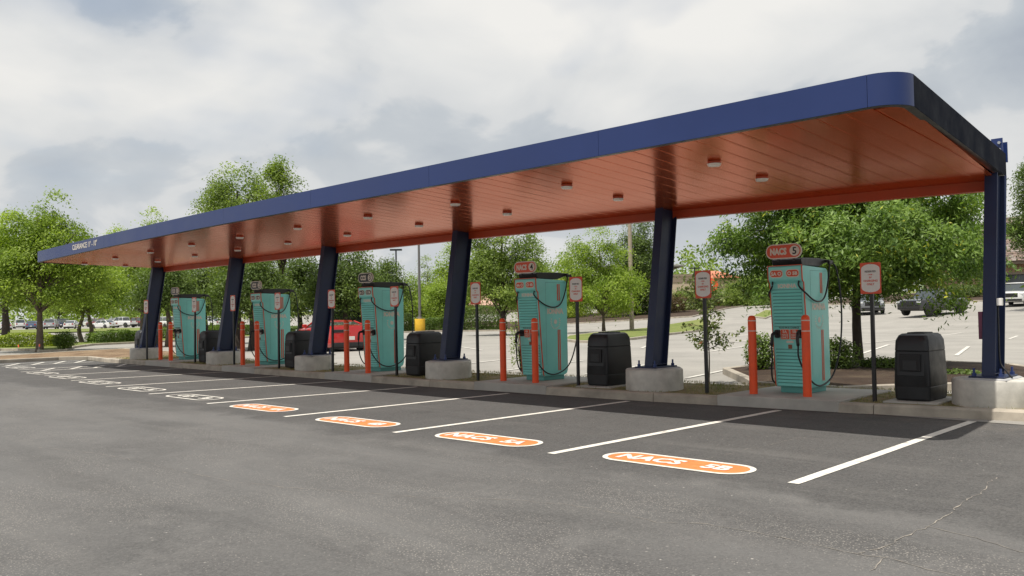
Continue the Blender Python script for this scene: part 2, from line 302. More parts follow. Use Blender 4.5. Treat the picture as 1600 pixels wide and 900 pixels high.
def autosmooth(me, ang=35):
    me.polygons.foreach_set('use_smooth', [True] * len(me.polygons))
    bm = bmesh.new(); bm.from_mesh(me)
    for e in bm.edges: e.smooth = not (len(e.link_faces) == 2 and e.calc_face_angle(0) > R(ang))
    bm.to_mesh(me); bm.free(); return me
def text_mesh(s, size, bold=0.0, ext=0.0, sx=1.0, spacing=1.0):
    c = bpy.data.curves.new('lettering', 'FONT'); c.body = s; c.size = size; c.offset = bold * size; c.extrude = ext; c.align_x = 'CENTER'; c.align_y = 'CENTER'; c.resolution_u = 2; c.space_character = spacing
    o = bpy.data.objects.new('lettering_tmp', c); col.objects.link(o); bpy.context.view_layer.update()
    me = bpy.data.meshes.new_from_object(o.evaluated_get(bpy.context.evaluated_depsgraph_get())); bpy.data.objects.remove(o); bpy.data.curves.remove(c)
    n = len(me.vertices); co = np.empty(n * 3); me.vertices.foreach_get('co', co); co = co.reshape(-1, 3)
    if n: co[:, 0] -= (co[:, 0].max() + co[:, 0].min()) / 2; co[:, 1] -= (co[:, 1].max() + co[:, 1].min()) / 2
    co[:, 0] *= sx; me.vertices.foreach_set('co', co.ravel()); me.update(); return me
def text(name, s, size, m, parent, loc, rot, bold=0.02, sx=1.0, ext=0.001, spacing=1.0):
    me = text_mesh(s, size, bold, ext, sx, spacing); me.materials.clear(); me.materials.append(m)
    o = obj(name, me, parent, loc); o.rotation_euler = rot; return o
def pill_pts(w, h, r, n=8, cx=0, cy=0):
    pts = []
    for (sx, sy, a0) in ((1, 1, 0), (-1, 1, 90), (-1, -1, 180), (1, -1, 270)):
        for k in range(n + 1):
            a = R(a0 + 90 * k / n); pts.append((cx + sx * (w / 2 - r) + r * math.cos(a), cy + sy * (h / 2 - r) + r * math.sin(a)))
    return pts
def smooth_path(pts, n=6):
    P = [Vector(p) for p in pts]; P = [2 * P[0] - P[1]] + P + [2 * P[-1] - P[-2]]; out = []
    for i in range(1, len(P) - 2):
        for k in range(n):
            t = k / n; a, b, c, d = P[i - 1:i + 3]
            out.append(0.5 * ((2 * b) + (c - a) * t + (2 * a - 5 * b + 4 * c - d) * t * t + (3 * b - a - 3 * c + d) * t ** 3))
    out.append(P[-2]); return out

# ------------------------------------------------------------------ terrain
def V(u, v, D):
    """a place in the scene from a bearing and a distance: surveyed from the camera stand, used to set out the far things"""
    d = -_b + _r * ((u - 800) / 1323.19) + _u * ((450 - v) / 1323.19); return Vector((0, 0, 1.523)) + d * D
def GP(u, v, z=0.0):
    d = -_b + _r * ((u - 800) / 1323.19) + _u * ((450 - v) / 1323.19); p = Vector((0, 0, 1.523)) + d * ((z - 1.523) / d.z); return (p.x, p.y)
def VP(u, D): p = V(u, 490, D); return (p.x, p.y)
def TH(x, y):
    """flat round the chargers, the land behind rises gently to the right"""
    L = 0.0144 * x + 0.058 * y - 2.67
    h = 0.5 * (L + math.sqrt(L * L + 0.02)) - 0.01
    h = max(0.0, h); return 5.5 * math.tanh(h / 5.5)
_cx = [-60, -40, -29.37, -19.68, -14.14, -8.95, -7.08, -4.62, -3.25, -1, 3, 30]
_cy = [11.5, 11.45, 11.35, 11.30, 11.35, 11.57, 11.76, 12.04, 12.29, 12.7, 13.2, 14.5]
def CY(x): return float(np.interp(x, _cx, _cy))
def sheet(name, xs, ys, m, dz=0.0, label=None, parent=None, kind='structure'):
    xs, ys = list(xs), list(ys); b = MB(); nx = len(xs)
    b.v = [(x, y, TH(x, y) + dz) for y in ys for x in xs]
    b.f = [(j * nx + i, j * nx + i + 1, (j + 1) * nx + i + 1, (j + 1) * nx + i) for j in range(len(ys) - 1) for i in range(nx - 1)]; b.mi = [0] * len(b.f)
    return tag(obj(name, b.mesh(name, m), parent), kind=kind)
gx = list(np.concatenate([[-2500, -1200, -600, -350], np.arange(-260, 121, 10), [200, 400, 900, 2500]]))
gy = list(np.concatenate([[-2500, -900, -300, -100, -40], np.arange(0, 201, 10), [260, 400, 900, 2500]]))
sheet('ground', gx, gy, M['grass'], -0.3)
# front lot: from behind the camera up to the kerb
def front_lot():
    xs = sorted(set(list(np.arange(-34.8, 30.1, 0.9)) + [-34.8]))
    b = MB(); n = len(xs); b.v = [(x, -45, 0.006) for x in xs] + [(x, CY(x) + 0.05, 0.006) for x in xs]
    b.f = [(i, i + 1, n + i + 1, n + i) for i in range(n - 1)]
    b.add([(-60, -45, 0.005), (-34.8, -45, 0.005), (-34.8, 7.0, 0.005), (-60, 7.0, 0.005)], [(0, 1, 2, 3)]); b.mi = [0] * len(b.f)
    return tag(obj('front_lot', b.mesh('front_lot', M['asphalt'])), kind='structure')
LOT = front_lot()
REAR = sheet('rear_lot', np.arange(-57, 61, 6), np.concatenate([[12.0], np.arange(18, 115, 6)]), M['rear_asphalt'], 0.012)
sheet('far_lot', list(np.arange(-297, -60, 10)) + [-57.02], np.arange(-60, 131, 10), M['rear_asphalt'], 0.012)
sheet('lane', [-56.98, -50, -44, -38.5], [-30, -10, 6.0, 12.0], M['rear_asphalt'], 0.014)

def island(name, pts, m, h=0.14, kerb=True, seed=0, kw=0.16, dome=0.0, seg=2.4):
    """raised bed with its kerb stones"""
    P = [Vector(p) for p in pts]; n = len(P)
    if sum(P[i].x * P[(i + 1) % n].y - P[(i + 1) % n].x * P[i].y for i in range(n)) < 0: P.reverse()
    inner = []
    for i in range(n):
        e0 = (P[i] - P[i - 1]).normalized(); e1 = (P[(i + 1) % n] - P[i]).normalized(); n0, n1 = Vector((-e0.y, e0.x)), Vector((-e1.y, e1.x)); bis = (n0 + n1).normalized()
        inner.append(P[i] + bis * kw / max(0.5, bis.dot(n0)))
    b = MB(); Q = inner if kerb else P; b.add([(p.x, p.y, TH(p.x, p.y) + h - 0.012) for p in Q], [tuple(range(n))])
    me = b.mesh(name, m); bm = bmesh.new(); bm.from_mesh(me); bmesh.ops.triangulate(bm, faces=bm.faces)
    if dome:
        bmesh.ops.subdivide_edges(bm, edges=bm.edges, cuts=2, use_grid_fill=True); bm.verts.ensure_lookup_table()
        for v in bm.verts:
            if not v.is_boundary: v.co.z += dome * random.uniform(0.5, 1.0)
    bm.to_mesh(me); bm.free(); me.polygons.foreach_set('use_smooth', [True] * len(me.polygons)); o = tag(obj(name, me), kind='structure')
    if kerb:
        rr = random.Random(seed)
        for i in range(n):
            a, c = P[i], P[(i + 1) % n]; ai, ci = inner[i], inner[(i + 1) % n]; L = (c - a).length; k = max(1, min(14, round(L / seg)))
            for j in range(k):
                t0, t1 = j / k + 0.004 / L, (j + 1) / k - 0.004 / L
                p0, p1, q0, q1 = a.lerp(c, t0), a.lerp(c, t1), ai.lerp(ci, t0), ai.lerp(ci, t1); d = rr.uniform(-.003, .003)
                kb = MB(); v = [(p.x, p.y, TH(p.x, p.y) - 0.02) for p in (p0, p1, q1, q0)] + [(p.x, p.y, TH(p.x, p.y) + h + d) for p in (p0, p1, q1, q0)]
                kb.add(v, [(3, 2, 1, 0), (4, 5, 6, 7), (0, 1, 5, 4), (1, 2, 6, 5), (2, 3, 7, 6), (3, 0, 4, 7)])
                obj('kerb_stone', fix(kb.mesh('kerb_stone', M['kerb']), 0.012, 1), o)
    return o

# charging island: front kerb follows CY, joints at about 3 m
def charging_island():
    xs = list(np.arange(-31.6, 6.01, 0.6)); b = MB(); n = len(xs)
    rows = [[(x, CY(x) + off, z) for x in xs] for off, z in ((0.15, 0.128), (0.5, 0.135), (1.3, 0.15), (2.1, 0.14), (2.55, 0.01))]
    for r in rows: b.v += r
    b.f = [(j * n + i, j * n + i + 1, (j + 1) * n + i + 1, (j + 1) * n + i) for j in range(len(rows) - 1) for i in range(n - 1)]; b.mi = [0] * len(b.f)
    o = tag(obj('charging_island', b.mesh('charging_island', M['turf'], True)), kind='structure')
    joints = [-31.6, -28.7, -25.7, -22.7, -19.7, -16.6, -13.6, -10.6, -8.2, -4.75, -1.4, 2.0, 6.0]
    for a, c in zip(joints, joints[1:]):
        k = MB(); m_ = 6; rings = []
        for i in range(m_ + 1):
            x = a + 0.006 + (c - a - 0.012) * i / m_; y = CY(x)
            rings.append([(x, y - 0.004, 0.0), (x, y + 0.006, 0.12), (x, y + 0.03, 0.145), (x, y + 0.155, 0.15), (x, y + 0.16, 0.0)])
        k.loft(rings); obj('kerb_stone', fix(k.mesh('kerb_stone', M['kerb'])), o)
    return o
ISL = charging_island()
# tree bed behind charger five, mound with the left trees, hedge beds, far islands
island('tree_bed', [(-8.6, 15.3), (-7.9, 14.35), (-6.2, 14.2), (-5.2, 15.7), (-3.9, 16.8), (-3.8, 19.5), (-5.4, 21.8), (-8.0, 22.6), (-10.3, 20.8), (-10.3, 17.4)], M['mulch'], 0.16, seed=2, dome=0.08)
island('end_mound', [(-38.2, 3), (-34.8, 3.0), (-34.9, 10.9), (-34.2, 11.7), (-31.9, 11.5), (-31.75, 14.2), (-35, 15.6), (-41.8, 16.0), (-41.2, 13.7), (-39.3, 10.1)], M['dirt'], 0.13, seed=3, dome=0.10)
island('hedge_bed', [VP(-160, 34), VP(0, 43.5), VP(45, 42.5), VP(62, 40.2), VP(106, 40.6), VP(116, 45.5), VP(146, 49.5), VP(300, 56), VP(480, 68), VP(480, 72), VP(300, 66), VP(200, 59), VP(145, 56), VP(100, 53), VP(0, 50), VP(-160, 42)], M['grass'], 0.13, seed=4)
island('rear_bed', [VP(600, 68), VP(690, 70), VP(770, 69), VP(850, 64), VP(876, 68), VP(870, 88), VP(700, 112), VP(590, 100)], M['mulch'], 0.13, seed=5)
island('far_grass_verge', [(-66, 72), (-56, 62), (-44.5, 70), (-49, 84), (-52, 104), (-70, 110)], M['mulch'], 0.14, seed=6)
island('narrow_island', [GP(u, v, 0.1) for u, v in ((878, 530), (900, 533), (924, 533), (990, 528.5), (1046, 521.5), (1098, 516), (1112, 511), (1097, 508), (1011, 513), (932, 519.5), (886, 525))], M['grass'], 0.14, seed=7)
island('entrance_verge', [VP(1174, 74), VP(1196, 70), VP(1222, 80), VP(1196, 84)], M['grass'], 0.14, seed=8)
island('shop_verge', [(-40, 86), (-18, 82), (20, 84), (20, 112), (-45, 112)], M['mulch'], 0.14, seed=9)
island('lot_verge', [VP(-200, 98), VP(20, 101), VP(250, 101), VP(470, 98), VP(470, 118), VP(250, 134), VP(20, 136), VP(-200, 134)], M['grass'], 0.14, kerb=False)

# charger pads (flush with the top of the kerb, a touch proud)
CH_X = [-27.36, -22.05, -16.88, -11.76, -6.52]      # left front corner of each cabinet
for k, cx in enumerate(CH_X):
    x0, x1 = cx - 0.55, cx + 1.3; b = MB(); s = (CY(x1) - CY(x0)) / (x1 - x0)
    b.prism([(x0, CY(x0) - 0.008), (x1, CY(x1) - 0.008), (x1, CY(x1) + 2.0), (x0, CY(x0) + 2.0)], 0.0, 0.172)
    tag(obj('charger_pad', fix(b.mesh('charger_pad', M['pad']), 0.012, 1)), kind='structure')

# ------------------------------------------------------------------ painted markings on the front lot
def line(parent, x0, y0, x1, y1, w, m, z=0.011, name='stall_line'):
    d = Vector((x1 - x0, y1 - y0)).normalized(); nrm = Vector((-d.y, d.x)) * w / 2; k = 8; b = MB(); v = []
    for i in range(k + 1):
        p = Vector((x0, y0)).lerp(Vector((x1, y1)), i / k)
        for s in (-1, 1): q = p + nrm * s * (1 + random.uniform(-.05, .05)); v.append((q.x, q.y, TH(q.x, q.y) + z))
    b.add(v, [(2 * i, 2 * i + 2, 2 * i + 3, 2 * i + 1) for i in range(k)]); return obj(name, b.mesh(name, m), parent)
SL = [(-3.43, 6.91, -3.48, 12.02), (-6.09, 6.75, -6.0, 11.7), (-8.74, 6.70, -8.56, 11.45), (-11.46, 6.73, -11.2, 11.27), (-14.35, 6.9, -13.8, 11.2), (-17.2, 7.05, -16.5, 11.2), (-19.95, 7.22, -19.3, 11.2),
      (-22.75, 7.4, -22.2, 11.25), (-25.45, 7.6, -25.0, 11.25)]
for s in SL: line(LOT, *s, 0.105, M['paint'])
for s in ((-28.1, 7.75, -28.0, 11.25), (-29.3, 8.0, -29.2, 11.25), (-32.2, 8.3, -32.1, 11.2), (-33.7, 8.6, -33.6, 11.2)): line(LOT, *s, 0.105, M['paint'])
for y in (8.3, 9.1, 9.8, 10.5): line(LOT, -28.05, y, -29.25, y + 0.75, 0.10, M['paint'], 0.015, 'hatch_line'); line(LOT, -32.15, y + 0.1, -33.65, y + 0.95, 0.10, M['paint'], 0.015, 'hatch_line')
def flat_ring(outer, inner, z):
    n = len(outer); b = MB(); b.add([(x, y, z) for x, y in outer] + [(x, y, z) for x, y in inner], [(i, (i + 1) % n, n + (i + 1) % n, n + i) for i in range(n)]); return b
PILLS = [(-4.77, 7.13, 1.66, 'NACS', '5B', 1), (-7.39, 7.06, 1.60, 'NACS', '5A', 1), (-10.05, 7.05, 1.62, 'NACS', '4B', 1), (-12.88, 7.17, 1.64, 'NACS', '4A', 1), (-15.75, 7.32, 1.66, 'CCS', '3B', 0), (-18.55, 7.45, 1.6, 'CCS', '3A', 0),
         (-21.4, 7.6, 1.6, 'CCS', '2B', 0), (-24.2, 7.78, 1.6, 'CCS', '2A', 0), (-26.8, 7.95, 1.5, 'CCS', '1B', 0), (-30.7, 8.45, 1.6, 'CCS', '1A', 0)]
for (x, y, w, a, b2, orange) in PILLS:
    e = flat_ring(pill_pts(w, 0.55, 0.27), pill_pts(w - 0.11, 0.44, 0.215), 0.0); o = obj('stall_marking', e.mesh('stall_marking', M['paint']), LOT, (x, y, 0.012)); o.rotation_euler.z = R(1.5)
    if orange:
        f = MB(); f.add([(u, v, 0) for u, v in pill_pts(w - 0.105, 0.445, 0.215)], [tuple(range(36))]); obj('fill', f.mesh('fill', M['paint_orange']), o, (0, 0, -0.0015))
    text('lettering', a, 0.30, M['paint'], o, (-w * 0.17, 0, 0.003), (0, 0, 0), 0.045, 0.95); text('lettering', b2, 0.28, M['paint'], o, (w * 0.28, 0, 0.003), (0, 0, 0), 0.045, 0.95)
# old cracks with pale edges in the worn lane
def crack(pts, w):
    P = [Vector(GP(u, v)) for u, v in pts]; Q = []
    for a, c in zip(P, P[1:]):
        k = max(2, int((c - a).length / 0.06))
        for i in range(k): Q.append(a.lerp(c, i / k))
    Q.append(P[-1]); rr = random.Random(int(pts[0][0])); v = []; wv = 0
    for i, q in enumerate(Q):
        t = (Q[min(i + 1, len(Q) - 1)] - Q[max(i - 1, 0)]).normalized(); n = Vector((-t.y, t.x)); wv = wv * 0.8 + rr.gauss(0, 0.012); q = q + n * wv; ww = w * 0.62 * max(0.25, rr.gauss(0.85, 0.4))
        v += [(q.x - n.x * ww, q.y - n.y * ww, 0.0095), (q.x + n.x * ww, q.y + n.y * ww, 0.0095)]
    b = MB(); b.add(v, [(2 * i, 2 * i + 2, 2 * i + 3, 2 * i + 1) for i in range(len(Q) - 1) if rr.random() > 0.10]); obj('crack', b.mesh('crack', M['crack']), LOT)
M['crack'] = ground_mat('crack_edge', [(0.35, (0.13, 0.12, 0.11)), (0.5, (0.22, 0.20, 0.175)), (0.65, (0.36, 0.32, 0.27))], 5.0, 0.95)
crack([(892, 791), (967, 803), (1028, 819), (1103, 822), (1178, 833), (1239, 845), (1291, 857), (1337, 866), (1394, 873), (1455, 890), (1520, 905)], 0.006)
crack([(1337, 866), (1389, 854), (1412, 840), (1445, 824), (1470, 806), (1492, 793), (1525, 770), (1560, 748)], 0.007)
crack([(1445, 824), (1506, 838), (1556, 852), (1640, 876)], 0.006)
crack([(350, 752), (450, 762), (560, 771), (680, 780), (790, 783), (892, 791)], 0.004)
crack([(60, 700), (170, 712), (260, 733), (350, 752)], 0.004)
crack([(1360, 895), (1394, 873)], 0.006); crack([(980, 742), (1040, 731), (1090, 722), (1170, 702), (1260, 684)], 0.003)
# rear lot stall lines
def rline(x0, y0, x1, y1, w=0.12): return line(REAR, x0, y0, x1, y1, w, M['paint_old'], 0.026)
rline(-10.3, 15.9, -11.2, 20.2); rline(-12.9, 15.6, -13.9, 20); rline(-15.5, 15.4, -16.6, 20); rline(-18.2, 15.2, -19.4, 20)
rline(-10.3, 24.3, -12.6, 33.6); rline(-12.9, 25.2, -14.6, 33.2); rline(-13.9, 34, -14.3, 49); rline(-18.5, 30.3, -20.4, 38); rline(-22.4, 37.4, -25.4, 48); rline(-15.8, 25.4, -17.6, 33); rline(-19.8, 27.4, -21.4, 30.2)
rline(-22.1, 24.6, -27.6, 27.7); rline(-8.2, 27, -9.6, 33); rline(-10.2, 40.5, -11.0, 45.5); rline(-5.2, 27, -6.0, 33); rline(-2, 27, -2.8, 33); rline(-7.4, 40.5, -8.1, 45.5); rline(-4.4, 40.5, -5.0, 45.5)
rline(-24.8, 23.5, -30.3, 26.6); rline(-27.6, 22.3, -33.1, 25.4)

# ------------------------------------------------------------------ canopy
CAN = empty('canopy', (-16.5, 12.6, 0.0), label='long flat charging canopy with blue fascia and glossy orange soffit on six navy columns', cat='canopy')
CAN_O = Vector((-16.5, 12.6, 0.0))
def cobj(name, me, parent=CAN): return obj(name, me, parent, tuple(-CAN_O) if parent is CAN else (0, 0, 0))
XR, XL = -3.06, -30.05; YF = 8.69; RC = 0.34; SK = 0.37
def sag(x): t = max(0.0, (-16 - x) / 14.0); return -0.165 * t ** 1.7
def yrear(x): return CY(min(x, -3.3)) + 1.45
def zf_bot(x): return 3.552 + sag(x)
def zf_top(x): return 3.885 + sag(x) * 0.95
ZR_S, ZR_TOP, ZR_BEAM = 3.305, 3.70, 3.165
def outline():
    """plan of the fascia from the rear right corner forward, along the front, to the rear left corner: (x, y, ztop, zbot)"""
    o = []
    yr = yrear(XR) + 0.05
    for k in range(7):
        t = k / 6; y = yr + (YF + RC - yr) * t
        o.append((XR - SK * (1 - t), y, ZR_TOP + (3.885 - ZR_TOP) * t, 3.37 + (3.552 - 3.37) * t))
    for k in range(1, 10):
        a = R(90 * k / 9); o.append((XR - RC + RC * math.cos(a), YF + RC - RC * math.sin(a), 3.885, 3.552))
    for x in np.linspace(XR - RC - 1.2, XL + RC + 1.0, 22): o.append((x, YF, zf_top(x), zf_bot(x)))
    for k in range(0, 10):
        a = R(90 * k / 9); x = XL + RC - RC * math.sin(a); o.append((x, YF + RC - RC * math.cos(a), zf_top(x), zf_bot(x)))
    for k in range(1, 7):
        t = k / 6; y = YF + RC + (yrear(XL) + 0.05 - YF - RC) * t; o.append((XL - 0.15 * t, y, zf_top(XL) + (ZR_TOP - 0.03 - zf_top(XL)) * t, zf_bot(XL) + (3.33 - zf_bot(XL)) * t))
    return o
OUT = outline()
def offs(i, d):
    p = Vector(OUT[i][:2]); a = Vector(OUT[max(i - 1, 0)][:2]); c = Vector(OUT[min(i + 1, len(OUT) - 1)][:2]); t = (c - a).normalized(); nrm = Vector((t.y, -t.x))
    q = p - nrm * d * (1 if nrm.dot(Vector((-16.5, 11)) - p) < 0 else -1); return q
def fascia_seg(name, i0, i1, m):
    b = MB(); rings = []
    for i in range(i0, i1 + 1):
        x, y, zt, zb = OUT[i]; q = offs(i, 0.05); rings.append([(x, y, zb), (x, y, zt), (q.x, q.y, zt), (q.x, q.y, zb)])
    # small reveal at the panel ends
    def pull(r, r2, d): return [tuple(Vector(a).lerp(Vector(c), d / max((Vector(a) - Vector(c)).length, 1e-6))) for a, c in zip(r, r2)]
    rings[0] = pull(rings[0], rings[1], 0.0022); rings[-1] = pull(rings[-1], rings[-2], 0.0022)
    b.loft(rings); return cobj(name, autosmooth(fix(b.mesh(name, m)), 40))
nO = len(OUT); cut = [0, 6, 15] + [15 + 3 * k for k in range(1, 8)] + [nO - 16, nO - 7, nO - 1]
cut = sorted(set(cut))
for a, c in zip(cut, cut[1:]): fascia_seg('fascia_panel', a, c, M['navy'] if a == 0 else M['blue'])  # right end panel takes the darker colour, its shade painted in
# return lip under the fascia, near-black so its shade is in the colour
b = MB(); rings = []
for i in range(nO):
    x, y, zt, zb = OUT[i]; q0 = offs(i, 0.004); q = offs(i, 0.095); rings.append([(q0.x, q0.y, zb - 0.003), (q.x, q.y, zb - 0.003), (q.x, q.y, zb + 0.03), (q0.x, q0.y, zb - 0.001)])
b.loft(rings); cobj('fascia_lip', fix(b.mesh('fascia_lip', M['dark_trim'])))
# rear fascia: navy upper edge and the orange eave beam under it
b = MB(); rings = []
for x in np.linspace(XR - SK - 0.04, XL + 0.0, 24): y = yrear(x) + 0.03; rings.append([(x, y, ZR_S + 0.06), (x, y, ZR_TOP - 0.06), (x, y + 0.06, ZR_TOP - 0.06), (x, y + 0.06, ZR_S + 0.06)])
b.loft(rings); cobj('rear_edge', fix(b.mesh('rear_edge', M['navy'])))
b = MB(); rings = []
for x in np.linspace(XR - SK - 0.06, XL + 0.02, 24): y = yrear(x) - 0.10; rings.append([(x, y, ZR_BEAM), (x, y, ZR_S + 0.03), (x, y + 0.16, ZR_S + 0.03), (x, y + 0.16, ZR_BEAM)])
b.loft(rings); cobj('eave_beam', fix(b.mesh('eave_beam', M['orange_beam'])))
# roof skin
b = MB(); rings = []
for x in np.linspace(XR - SK - 0.1, XL + 0.1, 24): dc = max(0.0, x - (XR - RC), (XL + RC) - x); yf = YF + 0.045 + RC - math.sqrt(max(0.0, RC * RC - dc * dc)); rings.append([(x, yf, zf_top(x) - 0.06), (x, yrear(x) + 0.06, ZR_TOP - 0.08), (x, yrear(x) + 0.06, ZR_TOP - 0.11), (x, yf, zf_top(x) - 0.09)])
b.loft(rings); cobj('roof_sheet', fix(b.mesh('roof_sheet', M['roof_grey'])))
# soffit panels, one every 0.305 m, each a shallow tray with a folded rib at its left edge
PW = 0.305; xk = XR - 0.055
while xk - PW > XL + 0.04:
    x1, x0 = xk, xk - PW; xm = (x0 + x1) / 2; b = MB(); jit = random.uniform(-0.0006, 0.0006)
    yf0 = YF + 0.055
    d = max(0.0, x1 - (XR - RC)); 
    if d > 0: yf0 = YF + RC + 0.06 - math.sqrt(max(0, RC * RC - d * d)) + 0.02
    d2 = max(0.0, (XL + RC) - x0)
    if d2 > 0: yf0 = YF + RC + 0.06 - math.sqrt(max(0, RC * RC - d2 * d2)) + 0.02
    prof = [(x0 - 0.006, 0.004), (x0 + 0.004, -0.0008), (x0 + 0.018, -0.0008), (x0 + 0.028, 0.001), (x1 - 0.012, 0.001 + jit), (x1 + 0.006, 0.002 + jit)]
    rings = []
    for t in (0, 0.5, 1):
        y = yf0 + (yrear(xm) - 0.105 - yf0) * t; zb = (zf_bot(xm) + 0.012) * (1 - t) + ZR_S * t + 0.0006 * math.sin(t * 9 + xm)
        xlim = XR - 0.053 - SK * max(0.0, (y - YF - RC)) / 4.5; rings.append([(min(px, xlim), y, zb + pz) for px, pz in prof])
    b.loft(rings, cap=False, closed=False); me = b.mesh('soffit_panel', M['orange_soffit']); cobj('soffit_panel', me); xk -= PW
# clearance lettering on the left of the front fascia
t = text('clearance_lettering', 'CLEARANCE 11\' - 10"', 0.215, M['cream'], CAN, (-25.6 - CAN_O.x, YF - 0.004 - CAN_O.y, 3.655), (R(90), 0, 0), 0.012, 0.98); t.rotation_euler = (R(90), R(-0.4), 0)
# recessed-box lights, two rows
for k in range(10):
    x = -5.95 - 2.6 * k
    for y in (9.97, 11.27):
        f = (y - YF) / (yrear(x) - YF); z = (zf_bot(x) + 0.012) * (1 - f) + ZR_S * f
        b = MB(); b.cyl(0, 0, -0.030, 0.0, 0.082, 0.088, 14); o = cobj('light_fixture', autosmooth(fix(b.mesh('light_fixture', M['orange_beam'])))); o.location = Vector((x, y, z)) - CAN_O
        b = MB(); b.cyl(0, 0, -0.060, -0.0305, 0.080, 0.095, 14); obj('lens', autosmooth(fix(b.mesh('lens', M['lens']))), o)
# columns
COLX = [-3.56, -8.70, -13.88, -18.97, -24.0, -29.75]
PIERX = [-3.50, -8.66, -13.85, -19.03, -24.0, -29.8]
def column(i):
    x0 = COLX[i]; yb, yt = CY(x0) + 0.52, CY(x0) + 0.96; zb, zt = 0.545, ZR_S + 0.06; W_, D_ = 0.165, 0.46; tf, tw = 0.022, 0.014
    b = MB(); T = lambda v: (v[0] + x0, v[1] + yb + (yt - yb) * (v[2] - zb) / (zt - zb), v[2])
    b.box(0, W_, 0, tf, zb, zt, T=T); b.box(0, W_, D_ - tf, D_, zb, zt, T=T); b.box(W_ / 2 - tw / 2, W_ / 2 + tw / 2, tf, D_ - tf, zb, zt, T=T)
    for zz in (zb + 0.02, 1.9): b.box(0.004, W_ - 0.004, tf, D_ - tf, zz, zz + 0.014, T=T) if zz < 1 else None
    o = cobj('column', fix(b.mesh('column', M['navy_col']), 0.003, 1))
    xc, yc = x0 + W_ / 2, yb + D_ / 2
    b = MB(); b.box(xc - 0.22, xc + 0.22, yc - 0.33, yc + 0.33, 0.522, 0.545); obj('base_plate', fix(b.mesh('base_plate', M['navy_col']), 0.004, 1), o)
    for sx in (-1, 1):
        for sy in (-1, 1):
            b = MB(); bx, by = xc + sx * 0.165, yc + sy * 0.27; b.cyl(bx, by, 0.545, 0.585, 0.032, n=6); b.cyl(bx, by, 0.585, 0.65, 0.016, n=8); obj('anchor_bolt', b.mesh('anchor_bolt', M['bolt']), o)
    if i == 0:
        b = MB(); b.box(x0 + 0.10, x0 + 0.30, yb + 0.02, yb + 0.024, 0, 0.1)
        b = MB(); b.box(x0 + 0.17, x0 + 0.235, yb + 0.16, yb + 0.235, 1.50, 1.60); obj('label_plate', fix(b.mesh('label_plate', M['lens']), 0.004, 1), o)
        b = MB(); b.box(x0 - 0.055, x0 - 0.004, yb + 0.12, yb + 0.26, 1.04, 1.42); obj('junction_box', fix(b.mesh('junction_box', mat('junction_box', (0.14, 0.03, 0.07), 0.5)), 0.008, 2), o)
        b = MB(); b.tube(smooth_path([(x0 + 0.175, yb + 0.2, 1.50), (x0 + 0.18, yb + 0.18, 1.1), (x0 + 0.19, yb + 0.16, 0.75), (x0 + 0.26, yb + 0.14, 0.62), (x0 + 0.34, yb + 0.14, 0.515)]), 0.012); obj('conduit', b.mesh('conduit', M['cable'], True), o)
    # pier
    px = PIERX[i]; py = CY(px) + 0.75; b = MB(); n = 40; e = empty('concrete_pier', (px, py, 0.13), label=PIER_L[i], cat='concrete pier', group='round concrete piers under the canopy columns')
    rr = random.Random(i); rings = []
    for z, r in ((-0.02, 0.497), (0.02, 0.50), (0.20, 0.498), (0.345, 0.497), (0.365, 0.485), (0.37, 0.46)): rings.append([(r * math.cos(2 * PI * k / n), r * math.sin(2 * PI * k / n), z) for k in range(n)])
    b.loft(rings); obj('pier_body', autosmooth(fix(b.mesh('pier_body', M['pier'])), 50), e)
    b = MB(); b.loft([[(sx * a + (xc - px), sy * c + (yc - py), z) for sx, sy in ((-1, -1), (1, -1), (1, 1), (-1, 1))] for z, a, c in ((0.371, 0.27, 0.40), (0.391, 0.24, 0.36))]); obj('grout_bed', fix(b.mesh('grout_bed', M['grout']), 0.005, 1), e)
PIER_L = ['rightmost concrete pier carrying the column at the right end of the canopy', 'concrete pier right of the bin beside the farther NACS charger', 'concrete pier between the middle charger and the farther NACS charger',
          'concrete pier between the middle charger and the next one left', 'concrete pier between the two leftmost chargers', 'leftmost concrete pier at the far end of the canopy']
for i in range(6): column(i)
# bolted brackets rising above the roof at the right rear corner
b = MB(); yb = yrear(-3.5); b.box(-3.60, -3.45, yb + 0.02, yb + 0.04, 3.60, 3.93); b.box(-3.53, -3.51, yb + 0.04, yb + 0.26, 3.60, 3.92); b.box(-3.60, -3.45, yb + 0.26, yb + 0.28, 3.60, 3.90); cobj('roof_bracket', fix(b.mesh('roof_bracket', M['blue']), 0.003, 1))
for z in (3.76, 3.86): b = MB(); b.cyl(0, 0, 0, 0.03, 0.022, n=6); o = cobj('roof_bolt', b.mesh('roof_bolt', M['galv'])); o.location = Vector((-3.49, yb + 0.02, z)) - CAN_O; o.rotation_euler = (R(90), 0, 0)

